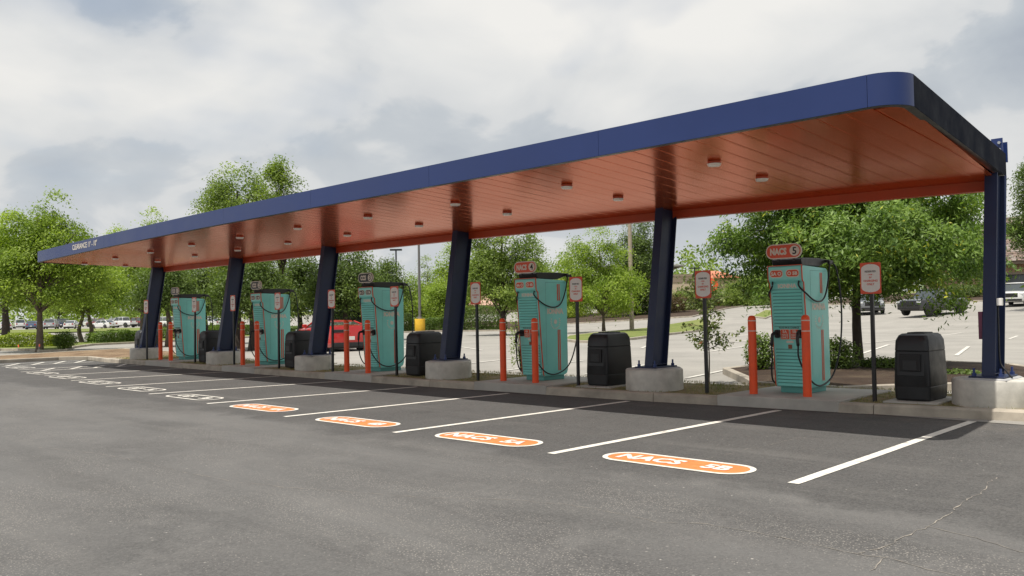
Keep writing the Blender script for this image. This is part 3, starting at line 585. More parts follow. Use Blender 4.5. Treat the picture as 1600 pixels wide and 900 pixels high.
# ------------------------------------------------------------------ chargers
CW, CD = 0.57, 0.74
def front_y(z): return -0.125 * (z - 0.09) / (1.76 - 0.09)
def build_charger(k):
    """local frame: x right, y back, z up from the pad; k = charger number"""
    nacs = k >= 4; acc = M['sign_orange'] if nacs else M['black']; txt = 'NACS' if nacs else 'CCS'
    x = CH_X[k - 1]; y = CY(x + 0.28) + 0.78
    labels = {5: 'nearest teal charger under the NACS 5 sign, beside the big leafy tree', 4: 'teal charger with orange NACS 4 sign on its top', 3: 'teal charger with black CCS 3 sign, its cable hanging before the red car',
              2: 'teal charger with black CCS sign numbered 2, second from the left end', 1: 'farthest small teal charger at the left end of the canopy row'}
    e = empty('ev_charger', (x, y, 0.172), label=labels[k], cat='ev charger', group='teal charging machines under the canopy')
    b = MB(); b.box(0.05, CW - 0.05, 0.06, CD - 0.06, 0.0, 0.10); obj('plinth', fix(b.mesh('plinth', M['teal_dark']), 0.006, 1), e)
    # cabinet: side profile with rounded lower corners
    pr = [(0.05, 0.09), (0.02, 0.10), (0.0, 0.13)] + [(front_y(z), z) for z in (0.5, 1.0, 1.5, 1.74)] + [(-0.155, 1.76), (-0.17, 1.79), (-0.180, 1.985), (-0.165, 2.005), (0.0, 2.0), (CD - 0.06, 1.975), (CD - 0.02, 1.95), (CD, 1.9), (CD, 0.20), (CD - 0.03, 0.12), (CD - 0.09, 0.09)]
    b = MB(); b.extrude_yz(pr, 0, CW); me = fix(b.mesh('cabinet', M['teal']), 0.012, 2, ang=50); obj('cabinet', autosmooth(me), e)
    # header face, slightly lighter cap plate
    b = MB(); b.extrude_yz([(-0.176, 1.80), (-0.184, 1.975), (-0.179, 1.975), (-0.171, 1.80)], 0.02, CW - 0.02); obj('header_plate', fix(b.mesh('header_plate', M['teal_light'])), e)
    # orange edge trims along both front edges and over the top
    for xs in (-0.004, CW - 0.010):
        b = MB(); path = [(yy - 0.006, zz) for yy, zz in pr[1:11]]; v = []
        for yy, zz in path: v += [(xs, yy, zz), (xs + 0.014, yy, zz), (xs + 0.014, yy + 0.02, zz), (xs, yy + 0.02, zz)]
        b.add(v, [(4 * i + a, 4 * i + (a + 1) % 4, 4 * i + 4 + (a + 1) % 4, 4 * i + 4 + a) for i in range(len(path) - 1) for a in range(4)]); obj('edge_trim', fix(b.mesh('edge_trim', M['stripe'])), e)
    b = MB(); b.box(0.0, CW, -0.186, -0.168, 2.004, 2.016); b2 = b; obj('edge_trim', fix(b2.mesh('edge_trim', M['stripe'])), e)
    # louvre slats
    zs = [1.60 - 0.053 * i for i in range(11)] + [0.66 - 0.053 * i for i in range(11)]
    for z in zs:
        yf = front_y(z); b = MB(); b.extrude_yz([(yf + 0.002, z - 0.012), (yf - 0.022, z - 0.012), (yf - 0.020, z - 0.004), (yf - 0.003, z + 0.026), (yf + 0.002, z + 0.026)], 0.045, CW - 0.05); 
        me = fix(b.mesh('louvre_slat', M['teal'])); obj('louvre_slat', me, e)
    b = MB(); b.extrude_yz([(front_y(1.64) - 0.0015, 1.64), (front_y(1.05) - 0.0015, 1.05), (front_y(1.05) + 0.003, 1.05), (front_y(1.64) + 0.003, 1.64)], 0.04, CW - 0.045); obj('louvre_gap_shade', fix(b.mesh('louvre_gap_shade', M['teal_dark'])), e)  # flat darker plate behind the slats, shade of the gaps put into its colour
    b = MB(); b.extrude_yz([(front_y(0.70) - 0.0015, 0.70), (front_y(0.115) - 0.0015, 0.115), (front_y(0.115) + 0.003, 0.115), (front_y(0.70) + 0.003, 0.70)], 0.04, CW - 0.045); obj('louvre_gap_shade', fix(b.mesh('louvre_gap_shade', M['teal_dark'])), e)
    FT = (R(94.3), 0, 0); FH = (R(92.5), 0, 0)
    text('brand_lettering', 'IONNA', 0.085, M['cream'], e, (CW / 2 + 0.01, front_y(1.69) - 0.003, 1.69), FT, 0.055, 1.1)
    # header pills
    for s, xx, st in ((0, 0.15, '%dA \u25CB' % k), (1, 0.42, '\u25CB %dB' % k)):
        b = MB(); b.prism(pill_pts(0.225, 0.125, 0.055), -0.002, 0.003); p = obj('connector_badge', fix(b.mesh('connector_badge', M['cream'])), e, (xx, -0.1855, 1.885)); p.rotation_euler = FH
        b = MB(); b.prism(pill_pts(0.20, 0.10, 0.045), 0.003, 0.006); obj('badge_fill', fix(b.mesh('badge_fill', acc)), p)
        text('lettering', st, 0.07, M['cream'], p, (0, 0, 0.0075), (0, 0, 0), 0.05, 1.05)
    # label panels between the connector holsters
    for s, xx, st in ((0, 0.215, '%dA' % k), (1, 0.375, '%dB' % k)):
        b = MB(); b.prism(pill_pts(0.15, 0.165, 0.015), 0, 0.006); p = obj('connector_label', fix(b.mesh('connector_label', M['cream'])), e, (xx, front_y(0.93) - 0.008, 0.93)); p.rotation_euler = FT
        b = MB(); b.prism(pill_pts(0.135, 0.15, 0.012), 0.006, 0.009); obj('badge_fill', fix(b.mesh('badge_fill', acc)), p)
        text('lettering', st, 0.06, M['cream'], p, (0, 0.042, 0.0105), (0, 0, 0), 0.03, 1.0); text('lettering', txt, 0.042, M['cream'], p, (0, -0.008, 0.0105), (0, 0, 0), 0.03, 0.95); text('lettering', 'ONLY', 0.042, M['cream'], p, (0, -0.048, 0.0105), (0, 0, 0), 0.03, 0.95)
    text('instruction_lettering', 'PLUG IN & CHARGE', 0.038, M['black_print'], e, (CW / 2, front_y(1.035) - 0.004, 1.035), FT, 0.01, 1.0)
    b = MB(); b.prism(pill_pts(0.12, 0.035, 0.017), 0, 0.003); p = obj('oval_sticker', fix(b.mesh('oval_sticker', M['cream'])), e, (CW / 2, front_y(0.81) - 0.004, 0.81)); p.rotation_euler = FT
    b = MB(); b.prism(pill_pts(0.065, 0.065, 0.008), 0, 0.003); p = obj('payment_sticker', fix(b.mesh('payment_sticker', mat('payment_sticker', (0.25, 0.08, 0.03), 0.4))), e, (CW / 2, front_y(0.735) - 0.004, 0.735)); p.rotation_euler = FT
    # side graphics: twin stripes, name, emblem, on both sides
    for side in (0, 1):
        xs = CW + 0.0008 if side else -0.0008
        def sy(t): return t if side else CD - t
        for (c0, z0, z1) in ((0.44, 1.57, 1.90), (0.49, 1.57, 1.90), (0.44, 0.18, 0.99), (0.49, 0.18, 0.99)):
            b = MB(); b.box(min(xs, xs + (0.0025 if side else -0.0025)), max(xs, xs + (0.0025 if side else -0.0025)), c0, c0 + 0.03, z0, z1); obj('side_stripe', b.mesh('side_stripe', M['stripe']), e)
        b = MB(); xo = xs + (0.001 if side else -0.001); b.box(min(xs, xo), max(xs, xo), 0.10, CD - 0.08, 1.925, 1.931); b.box(min(xs, xo), max(xs, xo), 0.10, 0.105, 0.3, 1.925); obj('panel_seam', b.mesh('panel_seam', M['teal_dark']), e)
        rz = R(90) if side else R(-90)
        text('brand_lettering', 'IONNA', 0.14, M['cream'], e, (xs + (0.0015 if side else -0.0015), 0.38, 1.36), (R(90), 0, rz), 0.06, 1.02)
        # fan-shaped round emblem: ring of leaves with a centre dot
        b = MB()
        for q in range(14):
            a = R(-205 + 230 * q / 13); 
            if 60 < (math.degrees(a) % 360) < 120: continue
            for r0, r1, wd in ((0.105, 0.16, 0.075),):
                pts = [(r0, a), ((r0 + r1) / 2, a - wd), (r1, a + 0.03), ((r0 + r1) / 2, a + wd)]
                b.add([(r * math.cos(t), r * math.sin(t), 0) for r, t in pts], [(0, 1, 2, 3)])
        b.add([(0.045 * math.cos(2 * PI * q / 16), 0.045 * math.sin(2 * PI * q / 16), 0) for q in range(16)], [tuple(range(16))])
        o = obj('emblem', b.mesh('emblem', M['cream']), e, (xs + (0.0015 if side else -0.0015), 0.38, 1.15)); o.rotation_euler = (R(90), 0, rz)
    # black cable-management hood on top
    b = MB(); b.extrude_yz([(-0.08, 2.003), (-0.12, 2.10), (-0.06, 2.125), (0.5, 2.135), (CD + 0.10, 2.12), (CD + 0.12, 2.085), (CD - 0.05, 2.05), (CD - 0.20, 2.003)], 0.04, CW - 0.04); obj('cable_hood', fix(b.mesh('cable_hood', M['black']), 0.008, 1), e)
    b = MB(); b.box(-0.02, CW + 0.02, CD + 0.0, CD + 0.05, 2.075, 2.115); obj('cable_arm', fix(b.mesh('cable_arm', M['black']), 0.006, 1), e)
    for s in (-1, 1):
        b = MB(); xc = CW / 2 + s * (CW / 2 + 0.035); b.box(xc - 0.02, xc + 0.02, CD - 0.04, CD + 0.10, 2.04, 2.10); obj('cable_clamp', fix(b.mesh('cable_clamp', M['black']), 0.006, 1), e)
    # number sign above the hood
    b = MB(); b.prism(pill_pts(0.60, 0.235, 0.117), -0.02, 0.0); sg = obj('number_sign', fix(b.mesh('number_sign', M['cream'] if nacs else M['cream'])), e, (0.265, -0.155, 2.235)); sg.rotation_euler = (R(90), 0, 0)
    b = MB(); b.prism(pill_pts(0.565, 0.20, 0.10), 0.0, 0.003); obj('sign_fill', fix(b.mesh('sign_fill', acc)), sg)
    b = MB(); b.cyl(0.185, 0, 0.003, 0.006, 0.082, n=24); obj('sign_disc', fix(b.mesh('sign_disc', M['cream'])), sg)
    text('lettering', txt, 0.140 if nacs else 0.15, M['cream'], sg, (-0.085, 0, 0.0045), (0, 0, 0), 0.055, 0.76); text('lettering', str(k), 0.155, M['black_print'], sg, (0.185, 0, 0.0075), (0, 0, 0), 0.02, 1.0)
    for xx in (0.14, 0.40): b = MB(); b.box(xx, xx + 0.03, -0.13, -0.10, 2.08, 2.20); obj('sign_bracket', b.mesh('sign_bracket', M['black']), e)
    # holsters, connectors and cables
    for s in (-1, 1):
        xc = 0.095 if s < 0 else CW - 0.095
        b = MB(); b.prism(pill_pts(0.085, 0.13, 0.03), 0, 0.05); h = obj('holster', fix(b.mesh('holster', M['black']), 0.005, 1), e, (xc, front_y(0.94) - 0.002, 0.94)); h.rotation_euler = FT
        con = [(xc, front_y(.94) - 0.04, 0.945), (xc, -0.17, 0.95), (xc - 0.02 * s * -1, -0.215, 0.93), (xc + 0.02 * s, -0.235, 0.86), (xc + 0.03 * s, -0.235, 0.76)]
        b = MB(); b.tube(smooth_path(con, 3), 0.026, 8); obj('connector', b.mesh('connector', M['black'], True), e)
        ox = 0.045 if s > 0 else -0.045; X = (lambda v: (CW / 2 + s * v))
        hw = CW / 2
        up = [(xc + s * 0.03, -0.15, 1.765), (xc + s * 0.035, -0.165, 1.68), (CW / 2 + s * (hw + 0.03), -0.10, 1.56), (CW / 2 + s * (hw + 0.045), 0.10, 1.465), (CW / 2 + s * (hw + 0.045), 0.34, 1.44), (CW / 2 + s * (hw + 0.045), 0.52, 1.53), (CW / 2 + s * (hw + 0.045), 0.65, 1.78), (CW / 2 + s * (hw + 0.04), CD - 0.01, 2.06)]
        b = MB(); b.tube(smooth_path(up, 5), 0.0135, 7); obj('cable', b.mesh('cable', M['cable'], True), e)
        dn = [(CW / 2 + s * (hw + 0.04), CD + 0.07, 2.08), (CW / 2 + s * (hw + 0.09), CD + 0.13, 1.95), (CW / 2 + s * (hw + 0.13), CD + 0.17, 1.5), (CW / 2 + s * (hw + 0.13), CD + 0.16, 0.95), (CW / 2 + s * (hw + 0.11), CD + 0.05, 0.52), (CW / 2 + s * (hw + 0.08), 0.62, 0.24),
              (CW / 2 + s * (hw + 0.06), 0.30, 0.12), (CW / 2 + s * (hw + 0.05), 0.02, 0.17), (CW / 2 + s * (hw - 0.01), -0.15, 0.36), (xc + 0.03 * s, -0.225, 0.58), (xc + 0.03 * s, -0.235, 0.76)]
        b = MB(); b.tube(smooth_path(dn, 5), 0.0135, 7); obj('cable', b.mesh('cable', M['cable'], True), e)
    return e
for k in range(5, 0, -1): build_charger(k)

# ------------------------------------------------------------------ bollards
def build_bollard():
    e = empty('bollard', (0, 0, 0)); b = MB(); n = 20; r = 0.064
    b.loft([[(q * math.cos(2 * PI * i / n), q * math.sin(2 * PI * i / n), z) for i in range(n)] for z, q in ((0, r), (1.17, r), (1.20, r * 0.94), (1.222, r * 0.75), (1.235, r * 0.4))]); obj('sleeve', autosmooth(fix(b.mesh('sleeve', M['orange'])), 50), e)
    for z in (0.985, 1.145): b = MB(); b.cyl(0, 0, z, z + 0.014, r + 0.0015, n=20); obj('reflective_band', autosmooth(fix(b.mesh('reflective_band', M['cream'])), 50), e)
    return e
BR, BL = [-5.83, -11.05, -16.22, -21.3, -26.86], [-6.69, -11.92, -17.12, -22.19, -27.74]
proto = None
names = ['5', '4', '3', '2', '1']
for i in range(5):
    for side, x in (('right', BR[i]), ('left', BL[i])):
        o = build_bollard() if proto is None else clone(proto); proto = proto or o
        o.location = (x, CY(x) + (0.38 if side == 'right' else 0.42), 0.172)
        tag(o, {'5': 'orange bollard at the front %s of the nearest charger', '4': 'orange bollard at the front %s of the farther NACS charger', '3': 'orange bollard at the front %s of the middle charger with the black sign', '2': 'orange bollard at the front %s of the second charger from the left', '1': 'orange bollard at the front %s of the leftmost charger'}[names[i]] % side, 'bollard', 'orange bollards guarding the chargers')

# ------------------------------------------------------------------ signs on posts
def build_sign():
    e = empty('charging_sign', (0, 0, 0)); b = MB(); b.box(-0.025, 0.025, 0.012, 0.062, 0, 2.0); obj('post', fix(b.mesh('post', M['black']), 0.004, 1), e)
    b = MB(); b.prism(pill_pts(0.305, 0.457, 0.02, 4), 0, 0.004); bd = obj('sign_board', fix(b.mesh('sign_board', M['sign_orange'])), e, (0, 0.010, 1.80)); bd.rotation_euler = (R(90), 0, 0)
    pts = []
    for k in range(33):
        a = 2 * PI * k / 32
    def lens():
        p = []; hw, h = 0.135, 0.205
        for sgn in (1, -1):
            for k in range(13):
                a = R(0 + 180 * k / 12); p.append((sgn * hw * math.cos(a), sgn * (h - 0.07 + 0.07 * math.sin(a))))
        return p
    b = MB(); b.prism(lens(), 0.004, 0.0055); obj('sign_face', fix(b.mesh('sign_face', M['white'])), bd)
    for s, y, sz, m, sx in (('RESERVED', 0.098, 0.036, 'black_print', 1.0), ('- FOR -', 0.052, 0.028, 'red_print', 1.0), ('EV', 0.010, 0.034, 'red_print', 1.0), ('CHARGING', -0.038, 0.042, 'red_print', 0.95), ('ONLY', -0.088, 0.042, 'red_print', 0.95)):
        text('lettering', s, sz, M[m], bd, (0, y, 0.0065), (0, 0, 0), 0.03, sx, 0.0004)
    for y in (0.2, -0.2): b = MB(); b.cyl(0, y, 0.004, 0.009, 0.008, n=8); obj('rivet', b.mesh('rivet', M['galv']), bd)
    return e
SGX = [-4.91, -7.52, -10.11, -12.69, -15.29, -17.81, -20.33, -22.83, -25.35, -29.0]
SGL = ['black post with the nearest charging-only sign, beside the rightmost bin', 'charging-only sign in front of the thin sapling', 'charging-only sign at the right of the farther NACS charger', 'charging-only sign left of the farther NACS charger, by the third pier from the right',
       'charging-only sign standing against the right side of the middle charger', 'charging-only sign seen against the column in front of the red car', 'charging-only sign before the right side of the second charger from the left', 'charging-only sign seen against the second column from the left',
       'charging-only sign before the leftmost charger', 'leftmost charging-only sign, seen against the leftmost column']
proto = None
for x, l in zip(SGX, SGL):
    o = build_sign() if proto is None else clone(proto); proto = proto or o
    o.location = (x, CY(x) + 0.45, 0.13); o.rotation_euler = (R(random.uniform(-.4, .4)), R(random.uniform(-.5, .5)), R(random.uniform(-3, 3))); tag(o, l, 'sign', 'orange and white reserved-for-charging signs')

# ------------------------------------------------------------------ bins
def build_bin():
    e = empty('waste_bin', (0, 0, 0)); w, d = 0.47, 0.80
    def ring(z, w0, w1, y0, y1, r=0.06, n=4):
        cx, cy = 0, (y0 + y1) / 2; return [(px, py, z) for px, py in pill_pts(w1 - w0, y1 - y0, r, n, cx, cy)]
    b = MB(); rings = [ring(z, -hw, hw, y0, y1, r) for z, hw, y0, y1, r in ((0.0, 0.225, 0.03, 0.77, 0.05), (0.03, 0.24, 0.01, 0.79, 0.06), (0.20, 0.25, 0.0, 0.80, 0.06), (0.205, 0.246, 0.004, 0.796, 0.06), (0.215, 0.25, 0.0, 0.80, 0.06), (0.70, 0.235, 0.015, 0.785, 0.06), (0.705, 0.228, 0.022, 0.778, 0.06), (0.718, 0.235, 0.015, 0.785, 0.06), (0.86, 0.228, 0.03, 0.77, 0.06), (0.93, 0.20, 0.075, 0.735, 0.06), (0.955, 0.17, 0.13, 0.69, 0.05))]
    b.loft(rings); obj('bin_body', autosmooth(fix(b.mesh('bin_body', M['bin'])), 28), e)
    fy = 0.018
    b = MB(); b.add([(-0.19, fy - 0.014, 0.36), (0.18, fy - 0.014, 0.36), (0.18, fy + 0.004, 0.70), (-0.19, fy + 0.004, 0.70), (-0.19, fy - 0.026, 0.355), (0.18, fy - 0.026, 0.355), (0.18, fy - 0.008, 0.705), (-0.19, fy - 0.008, 0.705)],
                    [(0, 1, 2, 3), (7, 6, 5, 4), (0, 4, 5, 1), (1, 5, 6, 2), (2, 6, 7, 3), (3, 7, 4, 0)]); obj('door_frame', fix(b.mesh('door_frame', M['bin']), 0.006, 1), e)
    b = MB(); b.box(-0.15, 0.14, fy - 0.040, fy - 0.010, 0.42, 0.665); obj('opening', fix(b.mesh('opening', M['bin_dark']), 0.012, 2), e)
    b = MB(); b.box(-0.10, 0.09, fy - 0.046, fy - 0.042, 0.44, 0.58); obj('opening_flap', fix(b.mesh('opening_flap', M['bin']), 0.004, 1), e)
    b = MB(); b.loft([ring(0.953, -0.13, 0.13, 0.20, 0.62, 0.05), ring(0.972, -0.12, 0.12, 0.21, 0.61, 0.05)]); obj('lid', autosmooth(fix(b.mesh('lid', M['bin_dark']))), e)
    b = MB(); b.box(-0.35, 0.38, -0.10, 0.92, -0.05, 0.012); return e
BNX = [-4.44, -9.75, -14.85, -19.95, -25.05, -30.95]
BNL = ['dark plastic waste bin by the right end column', 'dark waste bin on the right of the farther NACS charger', 'dark waste bin between the middle charger and the concrete pier', 'dark waste bin left of the column before the red car', 'dark waste bin between the two leftmost chargers', 'leftmost dark waste bin behind the farthest pier']
proto = None
for i, (x, l) in enumerate(zip(BNX, BNL)):
    o = build_bin() if proto is None else clone(proto); proto = proto or o
    o.location = (x, CY(x) + (0.55 if i < 5 else 0.9), 0.16); tag(o, l, 'waste bin', 'dark plastic waste bins along the island')
for x in (BNX[0], BNX[1]):
    b = MB(); b.prism([(x - 0.33, CY(x) + 0.35), (x + 0.38, CY(x) + 0.47), (x + 0.38, CY(x) + 1.5), (x - 0.33, CY(x) + 1.5)], 0.08, 0.158); tag(obj('bin_pad', fix(b.mesh('bin_pad', M['pad']), 0.006, 1)), kind='structure')

# ------------------------------------------------------------------ foliage
def leaves_mesh(name, cen, size, m, up=0.35, out_c=None, aspect=0.45, droop=0.0, tint=None):
    n = len(cen); cen = np.asarray(cen, float)
    nr = rng.normal(size=(n, 3)); nr[:, 2] += up * 2
    if out_c is not None: d = cen - out_c; d /= np.linalg.norm(d, axis=1, keepdims=True) + 1e-6; nr += d * 0.9
    nr /= np.linalg.norm(nr, axis=1, keepdims=True)
    t = rng.normal(size=(n, 3)); t[:, 2] -= droop; t -= nr * (t * nr).sum(1, keepdims=True); t /= np.linalg.norm(t, axis=1, keepdims=True) + 1e-9
    s = np.cross(nr, t); L = size * rng.uniform(0.6, 1.35, (n, 1)); W = L * aspect
    v = np.empty((n, 4, 3)); v[:, 0] = cen - t * L / 2; v[:, 1] = cen + s * W / 2 + nr * W * 0.12; v[:, 2] = cen + t * L / 2; v[:, 3] = cen - s * W / 2 + nr * W * 0.12
    me = bpy.data.meshes.new(name); me.vertices.add(n * 4); me.vertices.foreach_set('co', v.ravel()); me.loops.add(n * 4); me.loops.foreach_set('vertex_index', np.arange(n * 4, dtype=np.int32))
    me.polygons.add(n); me.polygons.foreach_set('loop_start', np.arange(0, n * 4, 4, dtype=np.int32)); me.polygons.foreach_set('loop_total', np.full(n, 4, np.int32)); me.update()
    a = me.attributes.new('tint', 'FLOAT', 'FACE'); tv = rng.uniform(0, 1, n) if tint is None else np.clip(tint + rng.normal(0, 0.16, n), 0, 1); a.data.foreach_set('value', tv.astype(np.float32))
    me.materials.append(m); return me
def tree(name, label, cat, x, y, trunk_h, trunk_r, lobes, nclump, nleaf, lsize, m, bark, group=None, clump_r=0.45, stems=1, droop=0.3, z=None, seed=0, lean=0.0, aspect=0.45, shell=0.5, gap=0.0, flat=0.62):
    """lobes: (dx, dy, z centre, rx, ry, rz) relative to the foot"""
    rr = random.Random(seed); z0 = TH(x, y) if z is None else z
    e = empty(name, (x, y, z0), label=label, cat=cat, group=group)
    vol = [l[3] * l[4] * l[5] for l in lobes]; tot = sum(vol); C = []
    for l, v in zip(lobes, vol):
        k = max(4, int(nclump * v / tot))
        for _ in range(k):
            d = Vector((rr.gauss(0, 1), rr.gauss(0, 1), rr.gauss(0, 1))).normalized(); r = (rr.random() ** (1 / 3)) * (1 - shell) + shell * rr.uniform(0.72, 1.05)
            p = Vector((l[0] + d.x * r * l[3], l[1] + d.y * r * l[4], l[2] + d.z * r * l[5]))
            if gap and mnoise.noise(p * (1.1 / clump_r) * 0.45 + Vector((seed, 0, 0))) < gap - 0.25: continue
            C.append(p)
    cen = sum(C, Vector()) / len(C)
    # limbs
    b = MB(); top = Vector((lean * trunk_h, 0, trunk_h)); starts = []
    for s in range(stems):
        a = 2 * PI * s / stems + rr.random(); off = Vector((math.cos(a), math.sin(a), 0)) * (trunk_r * 1.3 if stems > 1 else 0); spread = Vector((math.cos(a), math.sin(a), 0)) * (0.12 * trunk_h if stems > 1 else 0)
        t0 = off + Vector((0, 0, -0.1)); tm = off * 1.2 + spread * 0.5 + top * 0.5 + Vector((rr.uniform(-.05, .05), rr.uniform(-.05, .05), 0)); t1 = top + spread; r = trunk_r / (stems ** 0.5)
        apex = Vector((cen.x * 0.5 + t1.x * 0.5, cen.y * 0.5 + t1.y * 0.5, cen.z + (max(c.z for c in C) - cen.z) * 0.6))
        path = smooth_path([t0, t0 + Vector((0, 0, 0.25)), tm, t1, t1.lerp(apex, 0.5), apex], 3); n = len(path)
        b.tube(path, [r * (1.45 if i == 0 else 1.12 if i < 3 else 1.0) * (1 - 0.85 * i / n) for i in range(n)], 9); starts.append((path, r))
    nb = min(len(C), 46)
    for c in rr.sample(C, nb):
        path, r = starts[rr.randrange(stems)]; lo = int(len(path) * 0.6); cand = [i for i in range(lo, len(path)) if path[i].z < c.z + 0.3] or [lo]; i = rr.choice(cand[-6:]); p = path[i]; r0 = r * (1 - 0.85 * i / len(path)) * 0.5
        mid = p.lerp(c, 0.5) + Vector((rr.uniform(-.1, .1), rr.uniform(-.1, .1), 0.12 * (c - p).length)); b.tube(smooth_path([p, mid, c], 3), [r0 * (1 - 0.8 * j / 6) for j in range(7)], 5)
    obj('trunk', b.mesh('trunk', bark, True), e)
    # leaves gathered in clumps; each clump has its own tint and flattened shape
    Ca = np.array([tuple(c) for c in C]); idx = rng.integers(0, len(Ca), nleaf); off = rng.normal(size=(nleaf, 3)) * clump_r * 0.5; off[:, 2] *= flat
    off[:, 2] -= 0.12 * clump_r * (off[:, 0] ** 2 + off[:, 1] ** 2) / (clump_r ** 2 * 0.25)
    ct = rng.uniform(0.15, 0.85, len(Ca)); me = leaves_mesh('crown', Ca[idx] + off, lsize, m, 0.4, np.array(tuple(cen)), aspect, droop, ct[idx]); obj('crown', me, e)
    return e
def tree_at(name, label, u, D, half_u, vt, vb, trunk_r, nclump, nleaf, ls, m, bark, lobes=None, cr=0.6, uc=None, **kw):
    nleaf = int(nleaf * 1.5); ls *= 0.86; foot = V(u, 500, D); x, y = foot.x, foot.y; z0 = TH(x, y); c = V(uc if uc is not None else u, (vt + vb) / 2, D); rz = (V(u, vt, D).z - V(u, vb, D).z) / 2; rx = half_u * D / 1323.19; dx, dy = c.x - x, c.y - y; cz = c.z - z0
    if lobes is None: lobes = [(0, 0, 0, 1, 1, 1)]
    rt = Vector((_r.x, _r.y)).normalized(); LB = []
    for (a, bb, cc, sa, sb, sc) in lobes: LB.append((dx + rt.x * a * rx - rt.y * bb * rx, dy + rt.y * a * rx + rt.x * bb * rx, cz + cc * rz, rx * sa, rx * sb, rz * sc))
    th = max(0.8, (cz - rz) * 1.05); return tree(name, label, 'tree', x, y, th, trunk_r, LB, nclump, nleaf, ls, m, bark, clump_r=cr, **kw)
LOB_A = [(0, 0, -0.25, .8, .8, .7), (-.45, .2, -.1, .5, .5, .6), (.45, -.1, -.3, .55, .5, .55), (0.05, 0, .55, .42, .42, .45), (-.3, 0, .35, .35, .35, .4)]
LOB_L = [(0, 0, -.35, .82, .8, .5), (-.5, 0, -.15, .5, .5, .5), (.5, 0, -.3, .5, .5, .5), (-.35, 0, .25, .42, .4, .42), (.28, 0, .2, .46, .42, .45), (.02, 0, .45, .38, .36, .42), (.12, 0, .72, .24, .24, .28), (.52, 0, .12, .3, .28, .3)]
LOB_B = [(0, 0, -.1, .75, .75, .8), (-.4, 0, -.35, .5, .5, .5), (.42, 0, -.3, .5, .5, .55), (.1, 0, .5, .4, .4, .5)]
# the big tree behind charger five
def rl(a, b_, z, r, rz): return (a * 0.713 - b_ * 0.70, a * 0.70 + b_ * 0.713, z, r, r, rz)
tree('shade_tree', 'big dense leafy tree in the mulch bed behind the nearest charger', 'tree', -8.0, 19.5, 2.1, 0.15,
     [rl(0, 0, 3.15, 1.9, 1.35), rl(-.2, -1.7, 2.85, 1.4, .9), rl(1.0, -1.9, 2.7, 1.1, .75), rl(-1.3, -1.5, 2.9, 1.0, .75), rl(0, 1.6, 3.1, 1.4, .9), rl(-1.85, 0, 3.1, 1.3, 1.35), rl(-2.2, .2, 2.6, .9, .8), rl(1.75, 0, 3.15, 1.0, 1.1), rl(-1.0, .3, 4.0, 1.6, .85), rl(1.2, 0, 4.0, 1.6, .85), rl(0.9, -.8, 2.3, 1.0, .55), rl(-1.9, -.3, 2.5, .85, .5), rl(2.0, -.4, 2.15, .75, .5), rl(-2.9, 0, 2.95, .55, .35), rl(1.3, -1.2, 1.85, .6, .35), rl(2.75, .3, 3.6, .6, .7)],
     600, 125000, 0.108, L_TREE, M['bark_dark'], clump_r=0.42, droop=0.9, seed=11, aspect=0.34, shell=0.5, gap=0.07, flat=0.5)
TG = 'trees beyond the lot'
tree_at('tall_tree', 'tall leaning-crowned light green tree at the left edge', 62, 41, 104, 284, 492, 0.22, 300, 34000, 0.16, L_BRIGHT, M['bark'], LOB_L, 0.72, seed=21, gap=0.14, flat=0.42, shell=0.3)
tree_at('tree', 'shaded tree trunk half cut by the left picture edge', 8, 66, 75, 325, 484, 0.4, 90, 10000, 0.24, L_MID, M['bark_dark'], LOB_B, 1.0, seed=22)
tree_at('tree', 'forked tree between the clipped hedges on the left', 134, 54, 68, 380, 494, 0.26, 170, 16000, 0.18, L_BRIGHT, M['bark'], LOB_L, 0.8, seed=23, stems=2, flat=0.45, shell=0.3)
tree_at('tree', 'feathery tree showing over the far left end of the canopy', 222, 66, 92, 320, 492, 0.26, 240, 24000, 0.2, L_BRIGHT, M['bark'], LOB_L, 0.9, seed=24, gap=0.12, flat=0.45, shell=0.3)
tree_at('tree', 'many-stemmed tree behind the leftmost charger', 255, 45, 60, 395, 480, 0.2, 80, 10000, 0.16, L_DARK, M['bark'], LOB_B, 0.7, seed=25, stems=4)
tree_at('tall_tree', 'tallest tree rising broad above the canopy', 372, 40, 56, 256, 440, 0.24, 110, 19000, 0.15, L_MID, M['bark_dark'], [(0, 0, 0, 1, 1, 1)], 0.7, seed=26, gap=0.1)
tree_at('tall_tree', 'slim pointed tree rising above the canopy right of the tallest', 440, 42, 38, 240, 440, 0.2, 120, 18000, 0.15, L_MID, M['bark_dark'], [(-.12, 0, .3, .5, .5, .62), (-.1, 0, .7, .28, .28, .3), (.35, 0, .05, .65, .65, .6), (-.2, 0, -.2, .75, .7, .6)], 0.6, seed=27, gap=0.1)
tree_at('tree', 'dark green tree behind the second charger from the left', 393, 38, 70, 395, 492, 0.2, 100, 15000, 0.15, L_DARK, M['bark_dark'], LOB_B, 0.7, seed=28)
tree_at('tree', 'dark tree between the second and third columns from the left', 320, 48, 58, 400, 490, 0.22, 70, 11000, 0.17, L_DARK, M['bark_dark'], LOB_B, 0.75, seed=29)
tree_at('tree', 'dark tree left of the middle charger with the black sign', 468, 46, 56, 395, 492, 0.22, 80, 12000, 0.16, L_DARK, M['bark_dark'], LOB_B, 0.7, seed=30)
tree_at('tree', 'rounded dark tree above the middle charger with the black sign', 540, 44, 62, 382, 488, 0.24, 100, 15000, 0.16, L_DARK, M['bark_dark'], LOB_B, 0.75, seed=31)
tree_at('tree', 'dark tree right behind the middle charger with the black sign', 596, 50, 40, 398, 492, 0.24, 70, 9000, 0.17, L_DARK, M['bark_dark'], LOB_B, 0.75, seed=32)
